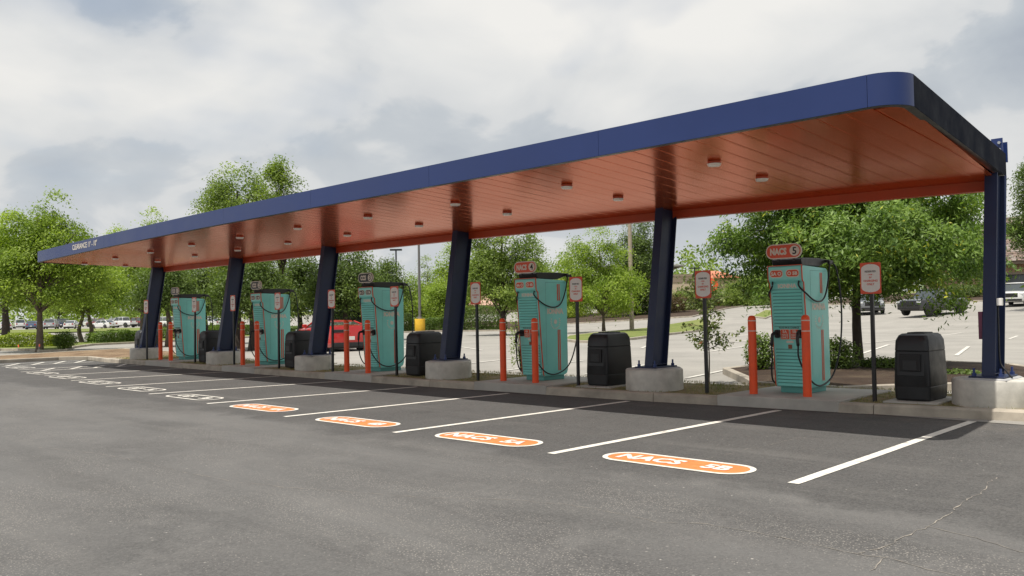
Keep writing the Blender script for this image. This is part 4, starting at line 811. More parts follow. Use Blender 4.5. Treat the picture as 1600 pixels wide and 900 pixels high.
tree_at('small_tree', 'small pointed conifer-shaped tree by the yellow pole base', 668, 95, 26, 396, 500, 0.2, 70, 8000, 0.22, L_MID, M['bark'], [(0, 0, .55, .28, .28, .45), (0, 0, 0, .6, .6, .45), (0, 0, -.5, .95, .95, .5)], 0.8, seed=33)
tree_at('tree', 'light green tree right of the yellow pole base', 712, 88, 40, 376, 500, 0.25, 80, 9000, 0.26, L_BRIGHT, M['bark'], LOB_A, 1.1, seed=34)
tree_at('tree', 'broad light tree behind the yellow pole base', 640, 92, 42, 425, 503, 0.25, 70, 8000, 0.24, L_BRIGHT, M['bark'], LOB_B, 1.0, seed=35)
tree_at('tree', 'spreading light green tree behind the yellow pole base and column', 690, 78, 34, 430, 505, 0.25, 60, 7500, 0.22, L_BRIGHT, M['bark'], LOB_B, 1.0, seed=49)
tree_at('tree', 'drooping tree left of the farther NACS charger', 786, 56, 70, 315, 498, 0.26, 240, 26000, 0.19, L_MID, M['bark_dark'], LOB_L, 0.85, seed=36, gap=0.08, flat=0.45, shell=0.3)
tree_at('tree', 'dark tree behind the NACS 4 sign', 836, 78, 34, 380, 500, 0.3, 60, 8000, 0.24, L_MID, M['bark_dark'], LOB_B, 1.0, seed=37)
tree_at('young_tree', 'young light green tree on the grass island', 943, 58.5, 82, 350, 496, 0.17, 140, 20000, 0.18, L_BRIGHT, M['bark'], LOB_L, 0.85, uc=928, seed=38, gap=0.06, flat=0.5, shell=0.35)
tree_at('tree', 'tall dark tree behind the pale wooden pole', 992, 92, 46, 325, 490, 0.35, 110, 15000, 0.28, L_DARK, M['bark_dark'], LOB_B, 1.2, seed=39)
tree_at('tree', 'background tree between the farther NACS charger and the young tree', 893, 100, 45, 372, 498, 0.3, 70, 8000, 0.3, L_MID, M['bark'], LOB_B, 1.3, seed=40)
tree_at('low_tree', 'low light green tree in front of the tan building', 1068, 98, 30, 452, 492, 0.14, 60, 8000, 0.22, L_MID, M['bark'], None, 0.8, seed=41)
tree_at('low_tree', 'low tree under the orange roof', 1118, 108, 30, 448, 484, 0.14, 60, 7000, 0.24, L_MID, M['bark'], None, 0.8, seed=42)
tree_at('tree', 'tree behind the left edge of the big leafy tree', 1168, 100, 42, 425, 478, 0.25, 80, 10000, 0.24, L_MID, M['bark_dark'], LOB_B, 0.9, seed=43)
tree_at('tree', 'tree with a dark trunk far behind the big leafy tree', 1240, 92, 55, 400, 476, 0.3, 80, 9000, 0.25, L_DARK, M['bark_dark'], LOB_B, 1.0, seed=44)
tree_at('tall_tree', 'tall dark tree at the right picture edge', 1622, 58, 46, 236, 392, 0.3, 90, 13000, 0.2, L_DARK, M['bark_dark'], [(0, 0, .4, .7, .7, .55), (-.1, 0, -.45, .85, .8, .55)], 0.8, seed=45, gap=0.1)
tree_at('tree', 'background tree above the far left parked cars', 92, 215, 90, 418, 494, 0.4, 60, 7000, 0.34, L_MID, M['bark_dark'], LOB_B, 1.4, seed=46)
tree_at('tree', 'pale background tree over the white pickup', 205, 220, 80, 425, 494, 0.4, 60, 7000, 0.34, L_BRIGHT, M['bark_dark'], LOB_B, 1.4, seed=47)

def shrub(name, label, x, y, rx, ry, h, n, ls, m, cat='shrub', z=None, boxy=False, rz=0.0, group=None, seed=0):
    z0 = (TH(x, y) + 0.12) if z is None else z; e = empty(name, (x, y, z0), rz, label=label, cat=cat, group=group); r2 = np.random.default_rng(seed + 5)
    if boxy:
        p = r2.uniform(-1, 1, (n, 3)); ax = r2.integers(0, 3, n); sg = r2.choice([-1, 1], n); k = r2.random(n) < 0.75
        p[np.arange(n)[k], ax[k]] = sg[k] * r2.uniform(0.86, 1.05, k.sum()); q = p * [rx, ry, h / 2]; q[:, 2] += h / 2
        q += 0.05 * np.sin(q[:, [1, 2, 0]] * 5)
        q[:, 2] += 0.07 * np.sin(q[:, 0] * 2.1 + seed)
    else:
        d = r2.normal(size=(n, 3)); d /= np.linalg.norm(d, axis=1, keepdims=True); r = r2.uniform(0.45, 1.02, (n, 1)); lump = 1 + 0.16 * np.sin(d[:, :1] * 7 + seed) * np.sin(d[:, 1:2] * 6) ; q = d * r * lump * [rx, ry, h * 0.55]; q[:, 2] += h * 0.5
    q[:, 2] = np.maximum(q[:, 2], 0.03); me = leaves_mesh('foliage', q, ls, m, 0.5, np.array([0, 0, h * 0.3]), 0.5, 0.0, 0.5 + 0.25 * np.sin(q[:, 0] * 3) * np.sin(q[:, 1] * 3 + 1)); obj('foliage', me, e)
    b = MB(); rr = random.Random(seed)
    for _ in range(7 if not boxy else max(6, int(rx * 3))):
        a = rr.uniform(0, 2 * PI); bx, by = (rr.uniform(-.15, .15) * rx, rr.uniform(-.15, .15) * ry) if not boxy else (rr.uniform(-.9, .9) * rx, rr.uniform(-.5, .5) * ry)
        b.tube([(bx, by, -0.05), (bx + 0.12 * rx * math.cos(a), by + 0.2 * ry * math.sin(a), h * 0.4), (bx + (0.5 * rx if not boxy else 0.2) * math.cos(a), by + 0.5 * ry * math.sin(a), h * 0.8)], [0.02, 0.014, 0.006], 5)
    obj('stem', b.mesh('stem', M['bark_dark'], True), e); return e
shrub('shrub', 'bush behind the left side of the nearest charger', -9.25, 17.2, 0.36, 0.36, 0.85, 2600, 0.07, L_HEDGE, seed=1)
shrub('shrub', 'dark rounded bush under the big tree right of the nearest charger', -7.85, 17.9, 0.5, 0.45, 0.72, 3600, 0.07, L_DARK, seed=2)
shrub('shrub', 'low dark bush against the trunk of the big tree', -7.2, 18.6, 0.45, 0.4, 0.30, 1500, 0.07, L_DARK, seed=3)
shrub('shrub', 'tufted low plant beside the bin under the big tree', -6.6, 18.9, 0.5, 0.4, 0.30, 1300, 0.09, L_HEDGE, seed=4)
shrub('shrub', 'low dark plant between the big trunk and the bin', -5.3, 17.6, 0.45, 0.3, 0.16, 700, 0.07, L_DARK, seed=5)
def hedge(label, u0, D0, u1, D1, wid, h, n, ls, m, seed, z=None):
    a, c = Vector(VP(u0, D0)), Vector(VP(u1, D1)); mid = (a + c) / 2; d = c - a
    return shrub('hedge', label, mid.x, mid.y, d.length / 2, wid, h, n, ls, m, 'hedge', boxy=True, rz=math.atan2(d.y, d.x), seed=seed, z=z)
hedge('yellow-green clipped hedge behind the left trunk', -60, 46, 92, 46.5, 0.7, 0.66, 13000, 0.11, L_YELLOW, 6)
shrub('round_shrub', 'dark ball-shaped clipped shrub right of the left trunk', *VP(101, 41.8), 0.56, 0.56, 0.82, 4200, 0.075, L_HEDGE, z=0.13, seed=7)
hedge('clipped green hedge left of the leftmost bin', 147, 51.5, 212, 54, 0.8, 0.64, 8000, 0.11, L_HEDGE, 8)
hedge('hedge seen between the two leftmost chargers', 250, 60, 345, 66, 0.8, 0.72, 8000, 0.12, L_HEDGE, 9)
hedge('hedge seen just left of the second charger from the left', 362, 66, 398, 67, 0.8, 0.8, 5000, 0.12, L_HEDGE, 10)
hedge('dark low hedge seen left of the column before the red car', 446, 70, 492, 72, 0.9, 0.5, 4000, 0.13, L_DARK, 15)
hedge('dark clipped hedge left of the yellow pole base', 616, 71.5, 641, 71.5, 1.0, 1.5, 6000, 0.13, L_DARK, 11)
hedge('bright clipped hedge right of the yellow pole base', 640, 74, 694, 74, 1.0, 1.0, 8000, 0.13, L_HEDGE, 12)
hedge('dark tall hedge behind the sign left of the farther NACS charger', 716, 71.5, 786, 70.5, 1.2, 1.85, 10000, 0.15, L_DARK, 13)
for i, (u, D, rx, h, m, l) in enumerate(((888, 96, 2.6, 1.4, L_YELLOW, 'bright low bush behind the sign right of the farther NACS charger'), (960, 90, 2.4, 2.6, L_YELLOW, 'round light green bush between the young tree and the wooden pole'), (1000, 92, 1.8, 1.8, L_HEDGE, 'round bush right of the wooden pole'),
        (1050, 92, 2.6, 2.0, L_HEDGE_R, 'reddish hedge right of the second column from the right'), (1080, 98, 2.6, 1.8, L_HEDGE_R, 'reddish hedge behind the thin sapling'), (1125, 104, 3.2, 1.5, L_HEDGE, 'low hedge in front of the pale cars at the far entrance'), (1165, 104, 3.0, 1.3, L_HEDGE, 'low hedge right of the far entrance cars'),
        (1225, 92, 3.4, 1.2, L_HEDGE, 'hedge far behind the nearest charger'), (1510, 84, 2.6, 1.2, L_DARK, 'dark bush before the brick building'), (860, 98, 2.2, 1.0, L_HEDGE, 'small bush just right of the farther NACS charger'))):
    p = V(u, 490, D); shrub('bush', l, p.x, p.y, rx, rx * .7, h, 4500, 0.17, m, 'bush', seed=20 + i, rz=R(45))
# sapling by the sign
def sapling():
    x, y = -8.98, 14.65; e = empty('sapling', (x, y, 0.01), label='thin sapling with sparse reddish leaves behind a sign', cat='sapling'); rr = random.Random(4); b = MB(); L = []
    b.tube(smooth_path([(0, 0, -0.02), (0.02, 0, 0.5), (-0.01, 0.02, 1.0), (0.03, 0, 1.5), (0, 0, 1.95)], 4), [0.014 * (1 - 0.75 * i / 17) for i in range(17)], 6)
    for k in range(38):
        z = rr.uniform(0.65, 1.85); a = rr.uniform(0, 2 * PI); ln_ = rr.uniform(0.25, 0.62) * (1.15 - abs(z - 1.25) * 0.6); tip = Vector((math.cos(a) * ln_, math.sin(a) * ln_, z + rr.uniform(-0.12, 0.22))); p0 = Vector((0, 0, z - 0.1)); mid = p0.lerp(tip, 0.5) + Vector((0, 0, 0.05)); b.tube([p0, mid, tip], [0.008, 0.006, 0.003], 4)
        for _ in range(34): t = rr.uniform(0.25, 1.05); q = p0.lerp(tip, t); L.append((q.x + rr.gauss(0, .045), q.y + rr.gauss(0, .045), q.z + rr.gauss(0, .04)))
    for k in range(24): t = k / 23; L.append((0.42 + 0.22 * t + rr.gauss(0, .02), 0.2 + rr.gauss(0, .02), 0.86 + 0.14 * t + rr.gauss(0, .015)))
    obj('trunk', b.mesh('trunk', M['bark'], True), e); obj('crown', leaves_mesh('crown', np.array(L), 0.075, L_SAP, 0.3, None, 0.5, 0.3), e)
sapling(); bpy.data.objects['sapling'].scale = (1.12, 1.12, 1.14)
# low green plant behind the farther NACS charger posts
shrub('shrub', 'scrubby sapling left of the farther NACS charger', -14.6, 15.2, 0.4, 0.4, 1.5, 900, 0.06, L_MID, seed=33, z=0.1)

# far woods closing the horizon (nobody could count them)
def far_woods():
    P = []; T = []
    for k in range(2600):
        u = rng.uniform(-500, 2300); D = rng.uniform(205, 330); v = V(u, 480, D); hgt = 7 + 3.5 * math.sin(u / 53.0) + 2.5 * math.sin(u / 19.0 + 1) ; zc = TH(v.x, v.y) + rng.uniform(0, 1) ** 0.8 * hgt
        q = rng.normal(size=(22, 3)) * [1.3, 1.3, 0.9] + [v.x, v.y, zc]; P.append(q); T.append(np.full(22, rng.uniform(0.1, 0.9)))
    tag(obj('far_woods', leaves_mesh('far_woods', np.concatenate(P), 1.0, L_MID, 0.3, None, 0.7, 0.0, np.concatenate(T))), 'line of woods closing the horizon beyond the car park', 'woods', kind='stuff')
far_woods()

# grass on the island: blades, nobody could count them
def blades():
    n = 26000; x = rng.uniform(-31.4, -1.0, n); cyv = np.interp(x, _cx, _cy); off = rng.uniform(0.17, 2.5, n); y = cyv + off
    keep = np.ones(n, bool)
    for cx in CH_X: keep &= ~((x > cx - 0.56) & (x < cx + 1.31) & (off < 2.02))
    for i in range(6): keep &= ((x - PIERX[i]) ** 2 + (off - 0.75) ** 2) > 0.26
    for bx in BNX[:2]: keep &= ~((x > bx - 0.34) & (x < bx + 0.39) & (off > 0.35) & (off < 1.5))
    dn = np.array([mnoise.noise(Vector((a * 1.6, b_ * 1.6, 0))) for a, b_ in zip(x, y)]); keep &= dn > -0.28
    x, y, off, dn = x[keep], y[keep], off[keep], dn[keep]; n = len(x); z = 0.12 + 0.02 * np.minimum(off, 1.3) / 1.3; h = rng.uniform(0.02, 0.06, n); a = rng.uniform(0, 2 * PI, n); w = 0.006
    v = np.empty((n, 3, 3)); v[:, 0] = np.c_[x - w * np.cos(a), y - w * np.sin(a), z]; v[:, 1] = np.c_[x + w * np.cos(a), y + w * np.sin(a), z]; v[:, 2] = np.c_[x + rng.normal(0, .02, n), y + rng.normal(0, .02, n), z + h]
    me = bpy.data.meshes.new('grass'); me.vertices.add(n * 3); me.vertices.foreach_set('co', v.ravel()); me.loops.add(n * 3); me.loops.foreach_set('vertex_index', np.arange(n * 3, dtype=np.int32)); me.polygons.add(n)
    me.polygons.foreach_set('loop_start', np.arange(0, n * 3, 3, dtype=np.int32)); me.polygons.foreach_set('loop_total', np.full(n, 3, np.int32)); me.update(); t = me.attributes.new('tint', 'FLOAT', 'FACE'); t.data.foreach_set('value', np.clip(0.55 - dn * 0.9 + rng.normal(0, .2, n), 0, 1).astype(np.float32)); me.materials.append(M['blade'])
    tag(obj('grass', me), 'dry patchy grass growing on the charging island', 'grass', kind='stuff')
blades()

# ------------------------------------------------------------------ cars
def build_car(kind, paint, name, rim='rim'):
    """x forward, y left, z up, origin on the ground under the middle"""
    S = {'sedan': dict(L=4.7, W=1.82, belt=0.93, H=1.45, g=(1.10, 0.55, -1.05, -1.75), hood=0.92, deck=1.00, r=0.33, wb=1.38, zb=0.20),
         'coupe': dict(L=4.75, W=1.90, belt=0.98, H=1.30, g=(0.75, 0.05, -1.05, -1.85), hood=0.96, deck=1.08, r=0.35, wb=1.40, zb=0.18),
         'suv': dict(L=4.8, W=1.95, belt=1.08, H=1.78, g=(1.15, 0.70, -1.95, -2.25), hood=1.10, deck=1.10, r=0.38, wb=1.42, zb=0.28),
         'pickup': dict(L=5.6, W=2.0, belt=1.22, H=1.90, g=(1.05, 0.50, -0.90, -1.05), hood=1.20, deck=1.22, r=0.42, wb=1.80, zb=0.40)}[kind]
    L, W, H, belt = S['L'], S['W'], S['H'], S['belt']; hl, hw = L / 2, W / 2; e = empty(name, (0, 0, 0))
    g0, g1, g2, g3 = S['g']; zb = S['zb']
    st = [(hl, S['hood'] - 0.30, .80, zb + .10), (hl - 0.06, S['hood'] - 0.16, .90, zb + .02), (hl - 0.35, S['hood'] - 0.06, .97, zb), (hl - 1.0, S['hood'], 1.0, zb), (g0, belt + 0.02, 1.0, zb), (g1, belt + 0.02, 1.0, zb), (g2, belt + 0.03, 1.0, zb), (g3, S['deck'], 1.0, zb), (-hl + 0.35, S['deck'], .98, zb), (-hl + 0.05, S['deck'] - 0.05, .92, zb + .04), (-hl, S['deck'] - 0.30, .86, zb + .14)]
    if g3 < -hl + 0.36: st = [s for s in st if not (s[0] == -hl + 0.35)]
    st = sorted(set(st), key=lambda s: -s[0]); rings = []
    for x, zt, k, z0 in st:
        w = hw * k; rings.append([(x, -w * .88, z0), (x, -w * .99, z0 + .12), (x, -w, (z0 + zt) / 2 + .05), (x, -w * .965, zt - .09), (x, -w * .86, zt - 0.005), (x, -w * .45, zt + 0.022), (x, 0, zt + .03), (x, w * .45, zt + .022), (x, w * .86, zt - 0.005), (x, w * .965, zt - .09), (x, w, (z0 + zt) / 2 + .05), (x, w * .99, z0 + .12), (x, w * .88, z0)])
    b = MB(); b.loft(rings); obj('body', autosmooth(fix(b.mesh('body', paint), 0.0), 32), e)
    # greenhouse: glass with a painted roof and pillars
    bw, tw = hw * .90, hw * .74; zt = H - 0.05
    gl = [(g0, bw * .93, belt), (g1, tw * .96, zt), (g2, tw * .96, zt), (g3, bw * .90, max(belt, S['deck'] - .01))]
    b = MB(); b.loft([[(x, -w, z), (x, w, z)] for x, w, z in gl] + [], cap=False, closed=False)
    sidev = []
    for sgn in (-1, 1):
        q = [(g0 - 0.02, sgn * bw * .97, belt), (g1 + .02, sgn * tw, zt), (g2, sgn * tw, zt), (g3 + .02, sgn * bw * .95, belt)]; b.add(q, [(0, 1, 2, 3)])
    obj('window_glass', fix(b.mesh('window_glass', M['glass'])), e)
    b = MB(); r0 = [[(g1 + .06, -tw * y, zt - .03) for y in ()]]
    rg = []
    for x, k, dz in ((g1 + .10, .93, -0.01), (g1 - .1, 1.0, .035), ((g1 + g2) / 2, 1.02, .052), (g2 + .1, 1.0, .035), (g2 - .08, .93, -.01)):
        w = tw * k; rg.append([(x, -w, zt - .035 + dz * .2), (x, -w * .93, zt + dz), (x, 0, zt + dz + .02), (x, w * .93, zt + dz), (x, w, zt - .035 + dz * .2)])
    b.loft(rg); obj('roof', autosmooth(fix(b.mesh('roof', paint)), 40), e)
    b = MB()
    for sgn in (-1, 1):
        for (xa, za, wa, xb, zb_, wb_) in ((g0, belt, bw * .96, g1 + .03, zt, tw), (g3, max(belt, S['deck']), bw * .94, g2 - .02, zt, tw), ((g1 + g2) / 2, belt, bw * .985, (g1 + g2) / 2 + .02, zt, tw * 1.01)):
            b = MB(); b.tube([(xa, sgn * wa, za), (xb, sgn * wb_, zb_)], 0.038, 5); obj('pillar', b.mesh('pillar', paint), e)
    for sx in (1, -1):
        for sy in (1, -1):
            r = S['r']; x, y = sx * S['wb'] + (0.03 if kind != 'pickup' else 0), sy * (hw - .11)
            b = MB(); n = 22; b.loft([[(x + q * math.cos(2 * PI * i / n), y + yy, r + q * math.sin(2 * PI * i / n)) for i in range(n)] for yy, q in ((-.115, r * .93), (-.10, r), (.10, r), (.115, r * .93))]); w = obj('wheel', autosmooth(fix(b.mesh('wheel', M['tyre']))), e)
            b = MB(); o_ = .118 * sy; b.loft([[(x + q * math.cos(2 * PI * i / n), y + yy, r + q * math.sin(2 * PI * i / n)) for i in range(n)] for yy, q in ((o_ * .9, r * .66), (o_, r * .64), (o_ * .7, r * .5), (o_ * .75, r * .1))]); obj('rim', fix(b.mesh('rim', M[rim])), w)
            b = MB(); n2 = 14; q0, q1 = r + .035, r + .085; yy = sy * (hw * .992 + .006); v = []
            for i in range(n2 + 1):
                a = R(-8 + 196 * i / n2)
                for q in (q0 - .10, q1): v.append((x + q * math.cos(a), yy, r + q * math.sin(a)))
            b.add(v, [(2 * i, 2 * i + 2, 2 * i + 3, 2 * i + 1) for i in range(n2)]); obj('wheel_arch', b.mesh('wheel_arch', M['black']), e)
    for sy in (1, -1):
        b = MB(); b.box(hl - .14, hl - .015, sy * hw * .80 - .17, sy * hw * .80 + .12, S['hood'] - .30, S['hood'] - .17); obj('headlight', fix(b.mesh('headlight', M['head']), .02, 1), e)
        b = MB(); b.box(-hl - .006, -hl + .12, sy * hw * .66 - (.32 if kind == 'coupe' else .14), sy * hw * .66 + .13, S['deck'] - .30, S['deck'] - .16 if kind == 'coupe' else S['deck'] - .05); obj('taillight', fix(b.mesh('taillight', M['tail'] if kind != 'coupe' else M['black']), .015, 1), e)
        b = MB(); b.box(g0 - .35, g0 - .2, sy * (hw + .02) - .09, sy * (hw + .02) + .09, belt + .02, belt + .16); obj('mirror', fix(b.mesh('mirror', paint), .02, 1), e)
    b = MB(); gh = .30 if kind in ('pickup', 'suv') else .14; b.box(hl - .06, hl + .012, -hw * .56, hw * .56, S['hood'] - .18 - gh, S['hood'] - .17); obj('grille', fix(b.mesh('grille', M['black']), .01, 1), e)
    b = MB(); b.box(hl - .1, hl + .03, -hw * .84, hw * .84, zb + .05, zb + .22); obj('front_bumper', fix(b.mesh('front_bumper', M['black'] if kind in ('pickup', 'suv') else paint), .03, 2), e)
    b = MB(); b.box(-hl - .03, -hl + .1, -hw * .86, hw * .86, zb + .02, zb + .20); obj('rear_bumper', fix(b.mesh('rear_bumper', M['black']), .03, 2), e)
    b = MB(); b.box(-hl - .036, -hl - .002, -.16, .16, zb + .30, zb + .45); obj('number_plate', b.mesh('number_plate', M['white']), e)
    b = MB(); b.box(-hl + .3, hl - .3, -hw * .8, hw * .8, zb - .06, zb + .04); obj('underbody', b.mesh('underbody', M['black']), e)
    if kind == 'pickup':
        b = MB(); b.box(-hl + .1, g3 - .1, -hw * .78, hw * .78, S['deck'] + .028, S['deck'] + .04); obj('bed_cover', b.mesh('bed_cover', M['black']), e)
    return e
P_ = {k: carpaint('paint_' + k, c) for k, c in (('red', (0.52, 0.012, 0.010)), ('black', (0.012, 0.012, 0.014)), ('white', (0.72, 0.72, 0.70)), ('silver', (0.42, 0.43, 0.44)), ('blue', (0.10, 0.14, 0.24)), ('dark_blue', (0.02, 0.03, 0.07)), ('maroon', (0.20, 0.02, 0.02)), ('grey', (0.16, 0.17, 0.18)))}
def place(o, x, y, rz, label, cat='car', group=None, z=None):
    o.location = (x, y, TH(x, y) + 0.014 if z is None else z); o.rotation_euler = (0, 0, rz); return tag(o, label, cat, group)
# red coupe seen from behind, beyond the column left of the middle charger
place(build_car('coupe', P_['red'], 'red_coupe', 'rim_dark'), -31.9, 21.0, R(168), 'bright red coupe parked beyond the column left of the middle charger')
place(build_car('suv', P_['grey'], 'grey_car'), V(549, 500, 46).x, V(549, 500, 46).y, R(195), 'grey car roof behind the bright red coupe')
place(build_car('pickup', P_['black'], 'black_pickup', 'rim_dark'), *VP(1458, 61), R(-106), 'dark pickup half hidden by the big leafy tree', 'pickup truck')
place(build_car('suv', P_['white'], 'white_suv'), *VP(1592, 66), R(-90), 'white sport utility car at the right picture edge')
place(build_car('suv', P_['grey'], 'dark_car'), *VP(1356, 68), R(-60), 'dark car behind the trunk of the big leafy tree')
# far car park at the left
far = [('sedan', 'white', 112, 146, R(150), 'white sedan right of the left trunk in the far car park'), ('sedan', 'white', 162, 142, R(200), 'white sedan in front of the white pickup in the far car park'), ('pickup', 'white', 190, 152, R(205), 'white pickup in the far car park'),
       ('suv', 'maroon', 215, 168, R(200), 'maroon car right of the far white pickup'), ('sedan', 'blue', 50, 150, R(160), 'blue-grey sedan left of the left trunk in the far car park'), ('suv', 'white', 30, 168, R(170), 'white car behind the blue-grey sedan'), ('suv', 'silver', 80, 148, R(155), 'silver car just right of the left trunk'),
       ('suv', 'dark_blue', 100, 165, R(150), 'dark blue car behind the far white sedan'), ('suv', 'maroon', 150, 175, R(190), 'maroon car in the back row of the far car park'), ('sedan', 'white', 8, 145, R(170), 'white sedan at the left picture edge'), ('suv', 'white', 258, 130, R(190), 'white car beside the leftmost charger'),
       ('sedan', 'white', 330, 128, R(190), 'white car seen between the two leftmost columns'), ('suv', 'silver', 322, 150, R(200), 'silver car left of the second charger'), ('sedan', 'silver', 240, 160, R(195), 'silver sedan behind the leftmost charger'), ('sedan', 'grey', 62, 170, R(160), 'grey sedan in the back row of the far car park'), ('suv', 'silver', 178, 178, R(180), 'silver car in the back row over the white sedan'),
       ('suv', 'white', 140, 182, R(180), 'white car far back between the forked trunks'), ('sedan', 'white', 302, 140, R(185), 'white sedan right of the leftmost charger')]
cache = {}
for kind, c, u, D, rz, lab in far:
    key = (kind, c)
    if key in cache: o = clone(cache[key])
    else: o = build_car(kind, P_[c], kind if kind != 'suv' else 'parked_car'); cache[key] = o
    p = V(u, 505, D); place(o, p.x, p.y, rz, lab, 'car' if kind != 'pickup' else 'pickup truck', 'cars in the far left car park')
for c, u, D, rz, lab in (('white', 1125, 122, R(60), 'pale car left, behind the hedge by the far entrance'), ('white', 1165, 122, R(60), 'pale car right, behind the hedge by the far entrance')):
    o = clone(cache[('sedan', c)]); p = V(u, 480, D); place(o, p.x, p.y, rz, lab, group='cars behind the far entrance hedge')

# ------------------------------------------------------------------ poles and far signs
p = V(656, 500, 70); e = empty('lamp_pole', (p.x, p.y, TH(p.x, p.y)), label='grey lamp pole standing on a yellow drum base', cat='lamp pole')
b = MB(); b.cyl(0, 0, 0, 1.12, 0.43, n=24); obj('yellow_base', autosmooth(fix(b.mesh('yellow_base', M['yellow']), .02, 2)), e)
b = MB(); b.cyl(0, 0, 1.12, 1.3, 0.2, 0.16, n=12); b.cyl(0, 0, 1.3, 9.3, 0.12, 0.085, n=12); obj('pole', fix(b.mesh('pole', M['pole_metal'])), e)
b = MB(); b.box(-0.9, -0.1, -0.2, 0.2, 9.25, 9.45); b.box(0.1, 0.9, -0.2, 0.2, 9.25, 9.45); obj('lamp_head', fix(b.mesh('lamp_head', M['pole_metal']), .03, 1), e)
def lamp(u, D, h, lab, s=1.0):
    p = V(u, 490, D); e = empty('lamp_pole', (p.x, p.y, TH(p.x, p.y)), R(45), label=lab, cat='lamp pole'); b = MB(); b.cyl(0, 0, 0, h, 0.1 * s, 0.07 * s, n=10); obj('pole', b.mesh('pole', M['dark_trim']), e)
    b = MB(); b.box(-.55 * s, .55 * s, -0.16, .16, h, h + .16); obj('lamp_head', fix(b.mesh('lamp_head', M['dark_trim']), .02, 1), e)
lamp(620, 78, 7.4, 'thin black lamp pole left of the yellow based pole'); lamp(1087, 112, 4.9, 'thin dark lamp pole in front of the tan building', 1.3)
p = V(987, 500, 61); e = empty('utility_pole', (p.x, p.y, TH(p.x, p.y)), label='pale wooden pole on the grass island beside the young tree', cat='utility pole'); b = MB(); b.cyl(0, 0, 0, 9.5, 0.17, 0.13, n=14); obj('pole', autosmooth(fix(b.mesh('pole', M['wood_pole']))), e)
b = MB(); b.box(-1.0, 1.0, -.06, .06, 8.9, 9.02); obj('crossarm', b.mesh('crossarm', M['wood_pole']), e)
p = V(1112, 480, 88); e = empty('round_sign', (p.x, p.y, TH(p.x, p.y)), R(22), label='round red and white sign far behind the sapling sign', cat='sign'); b = MB(); b.box(-.05, .05, .02, .1, 0, 2.4); obj('post', b.mesh('post', M['galv']), e)
b = MB(); b.cyl(0, 0, 0, .03, .72, n=28); d = obj('sign_board', fix(b.mesh('sign_board', M['sign_orange'])), e, (0, 0, 2.9)); d.rotation_euler = (R(90), 0, 0)
b = MB(); b.add([(-.30, .10, .034), (-.10, .10, .034), (0.02, -.10, .034), (.24, .38, .034), (.42, .30, .034), (.05, -.42, .034)], [(0, 1, 2, 5), (2, 3, 4, 5)]); obj('sign_symbol', b.mesh('sign_symbol', M['white']), d)
for i, (x, y) in enumerate(((-43.6, 11.9), (-43.5, 12.75))):
    e = empty('marker_flag', (x, y, 0.13), label=('tiny orange marker flag in the mulch left of the trunk', 'tiny orange marker flag at the foot of the left trunk')[i], cat='marker flag'); b = MB(); b.cyl(0, 0, 0, .30, .008, n=5); obj('stake', b.mesh('stake', M['galv']), e); b = MB(); b.box(0, .16, -.004, .004, .18, .30); obj('flag', b.mesh('flag', M['orange']), e)
# pale stone and drain slab at the left hedge
b = MB(); rs = [[(1.0 * q * math.cos(2 * PI * i / 9) * (1 + .15 * math.sin(i * 2.3)), .6 * q * math.sin(2 * PI * i / 9), z) for i in range(9)] for z, q in ((0, 1), (.22, .95), (.38, .6), (.42, .2))]; b.loft(rs)
tag(obj('boulder', autosmooth(fix(b.mesh('boulder', M['stone']))), None, (-49.2, 9.3, 0.1)), 'pale flat boulder in front of the yellow-green hedge', 'boulder')

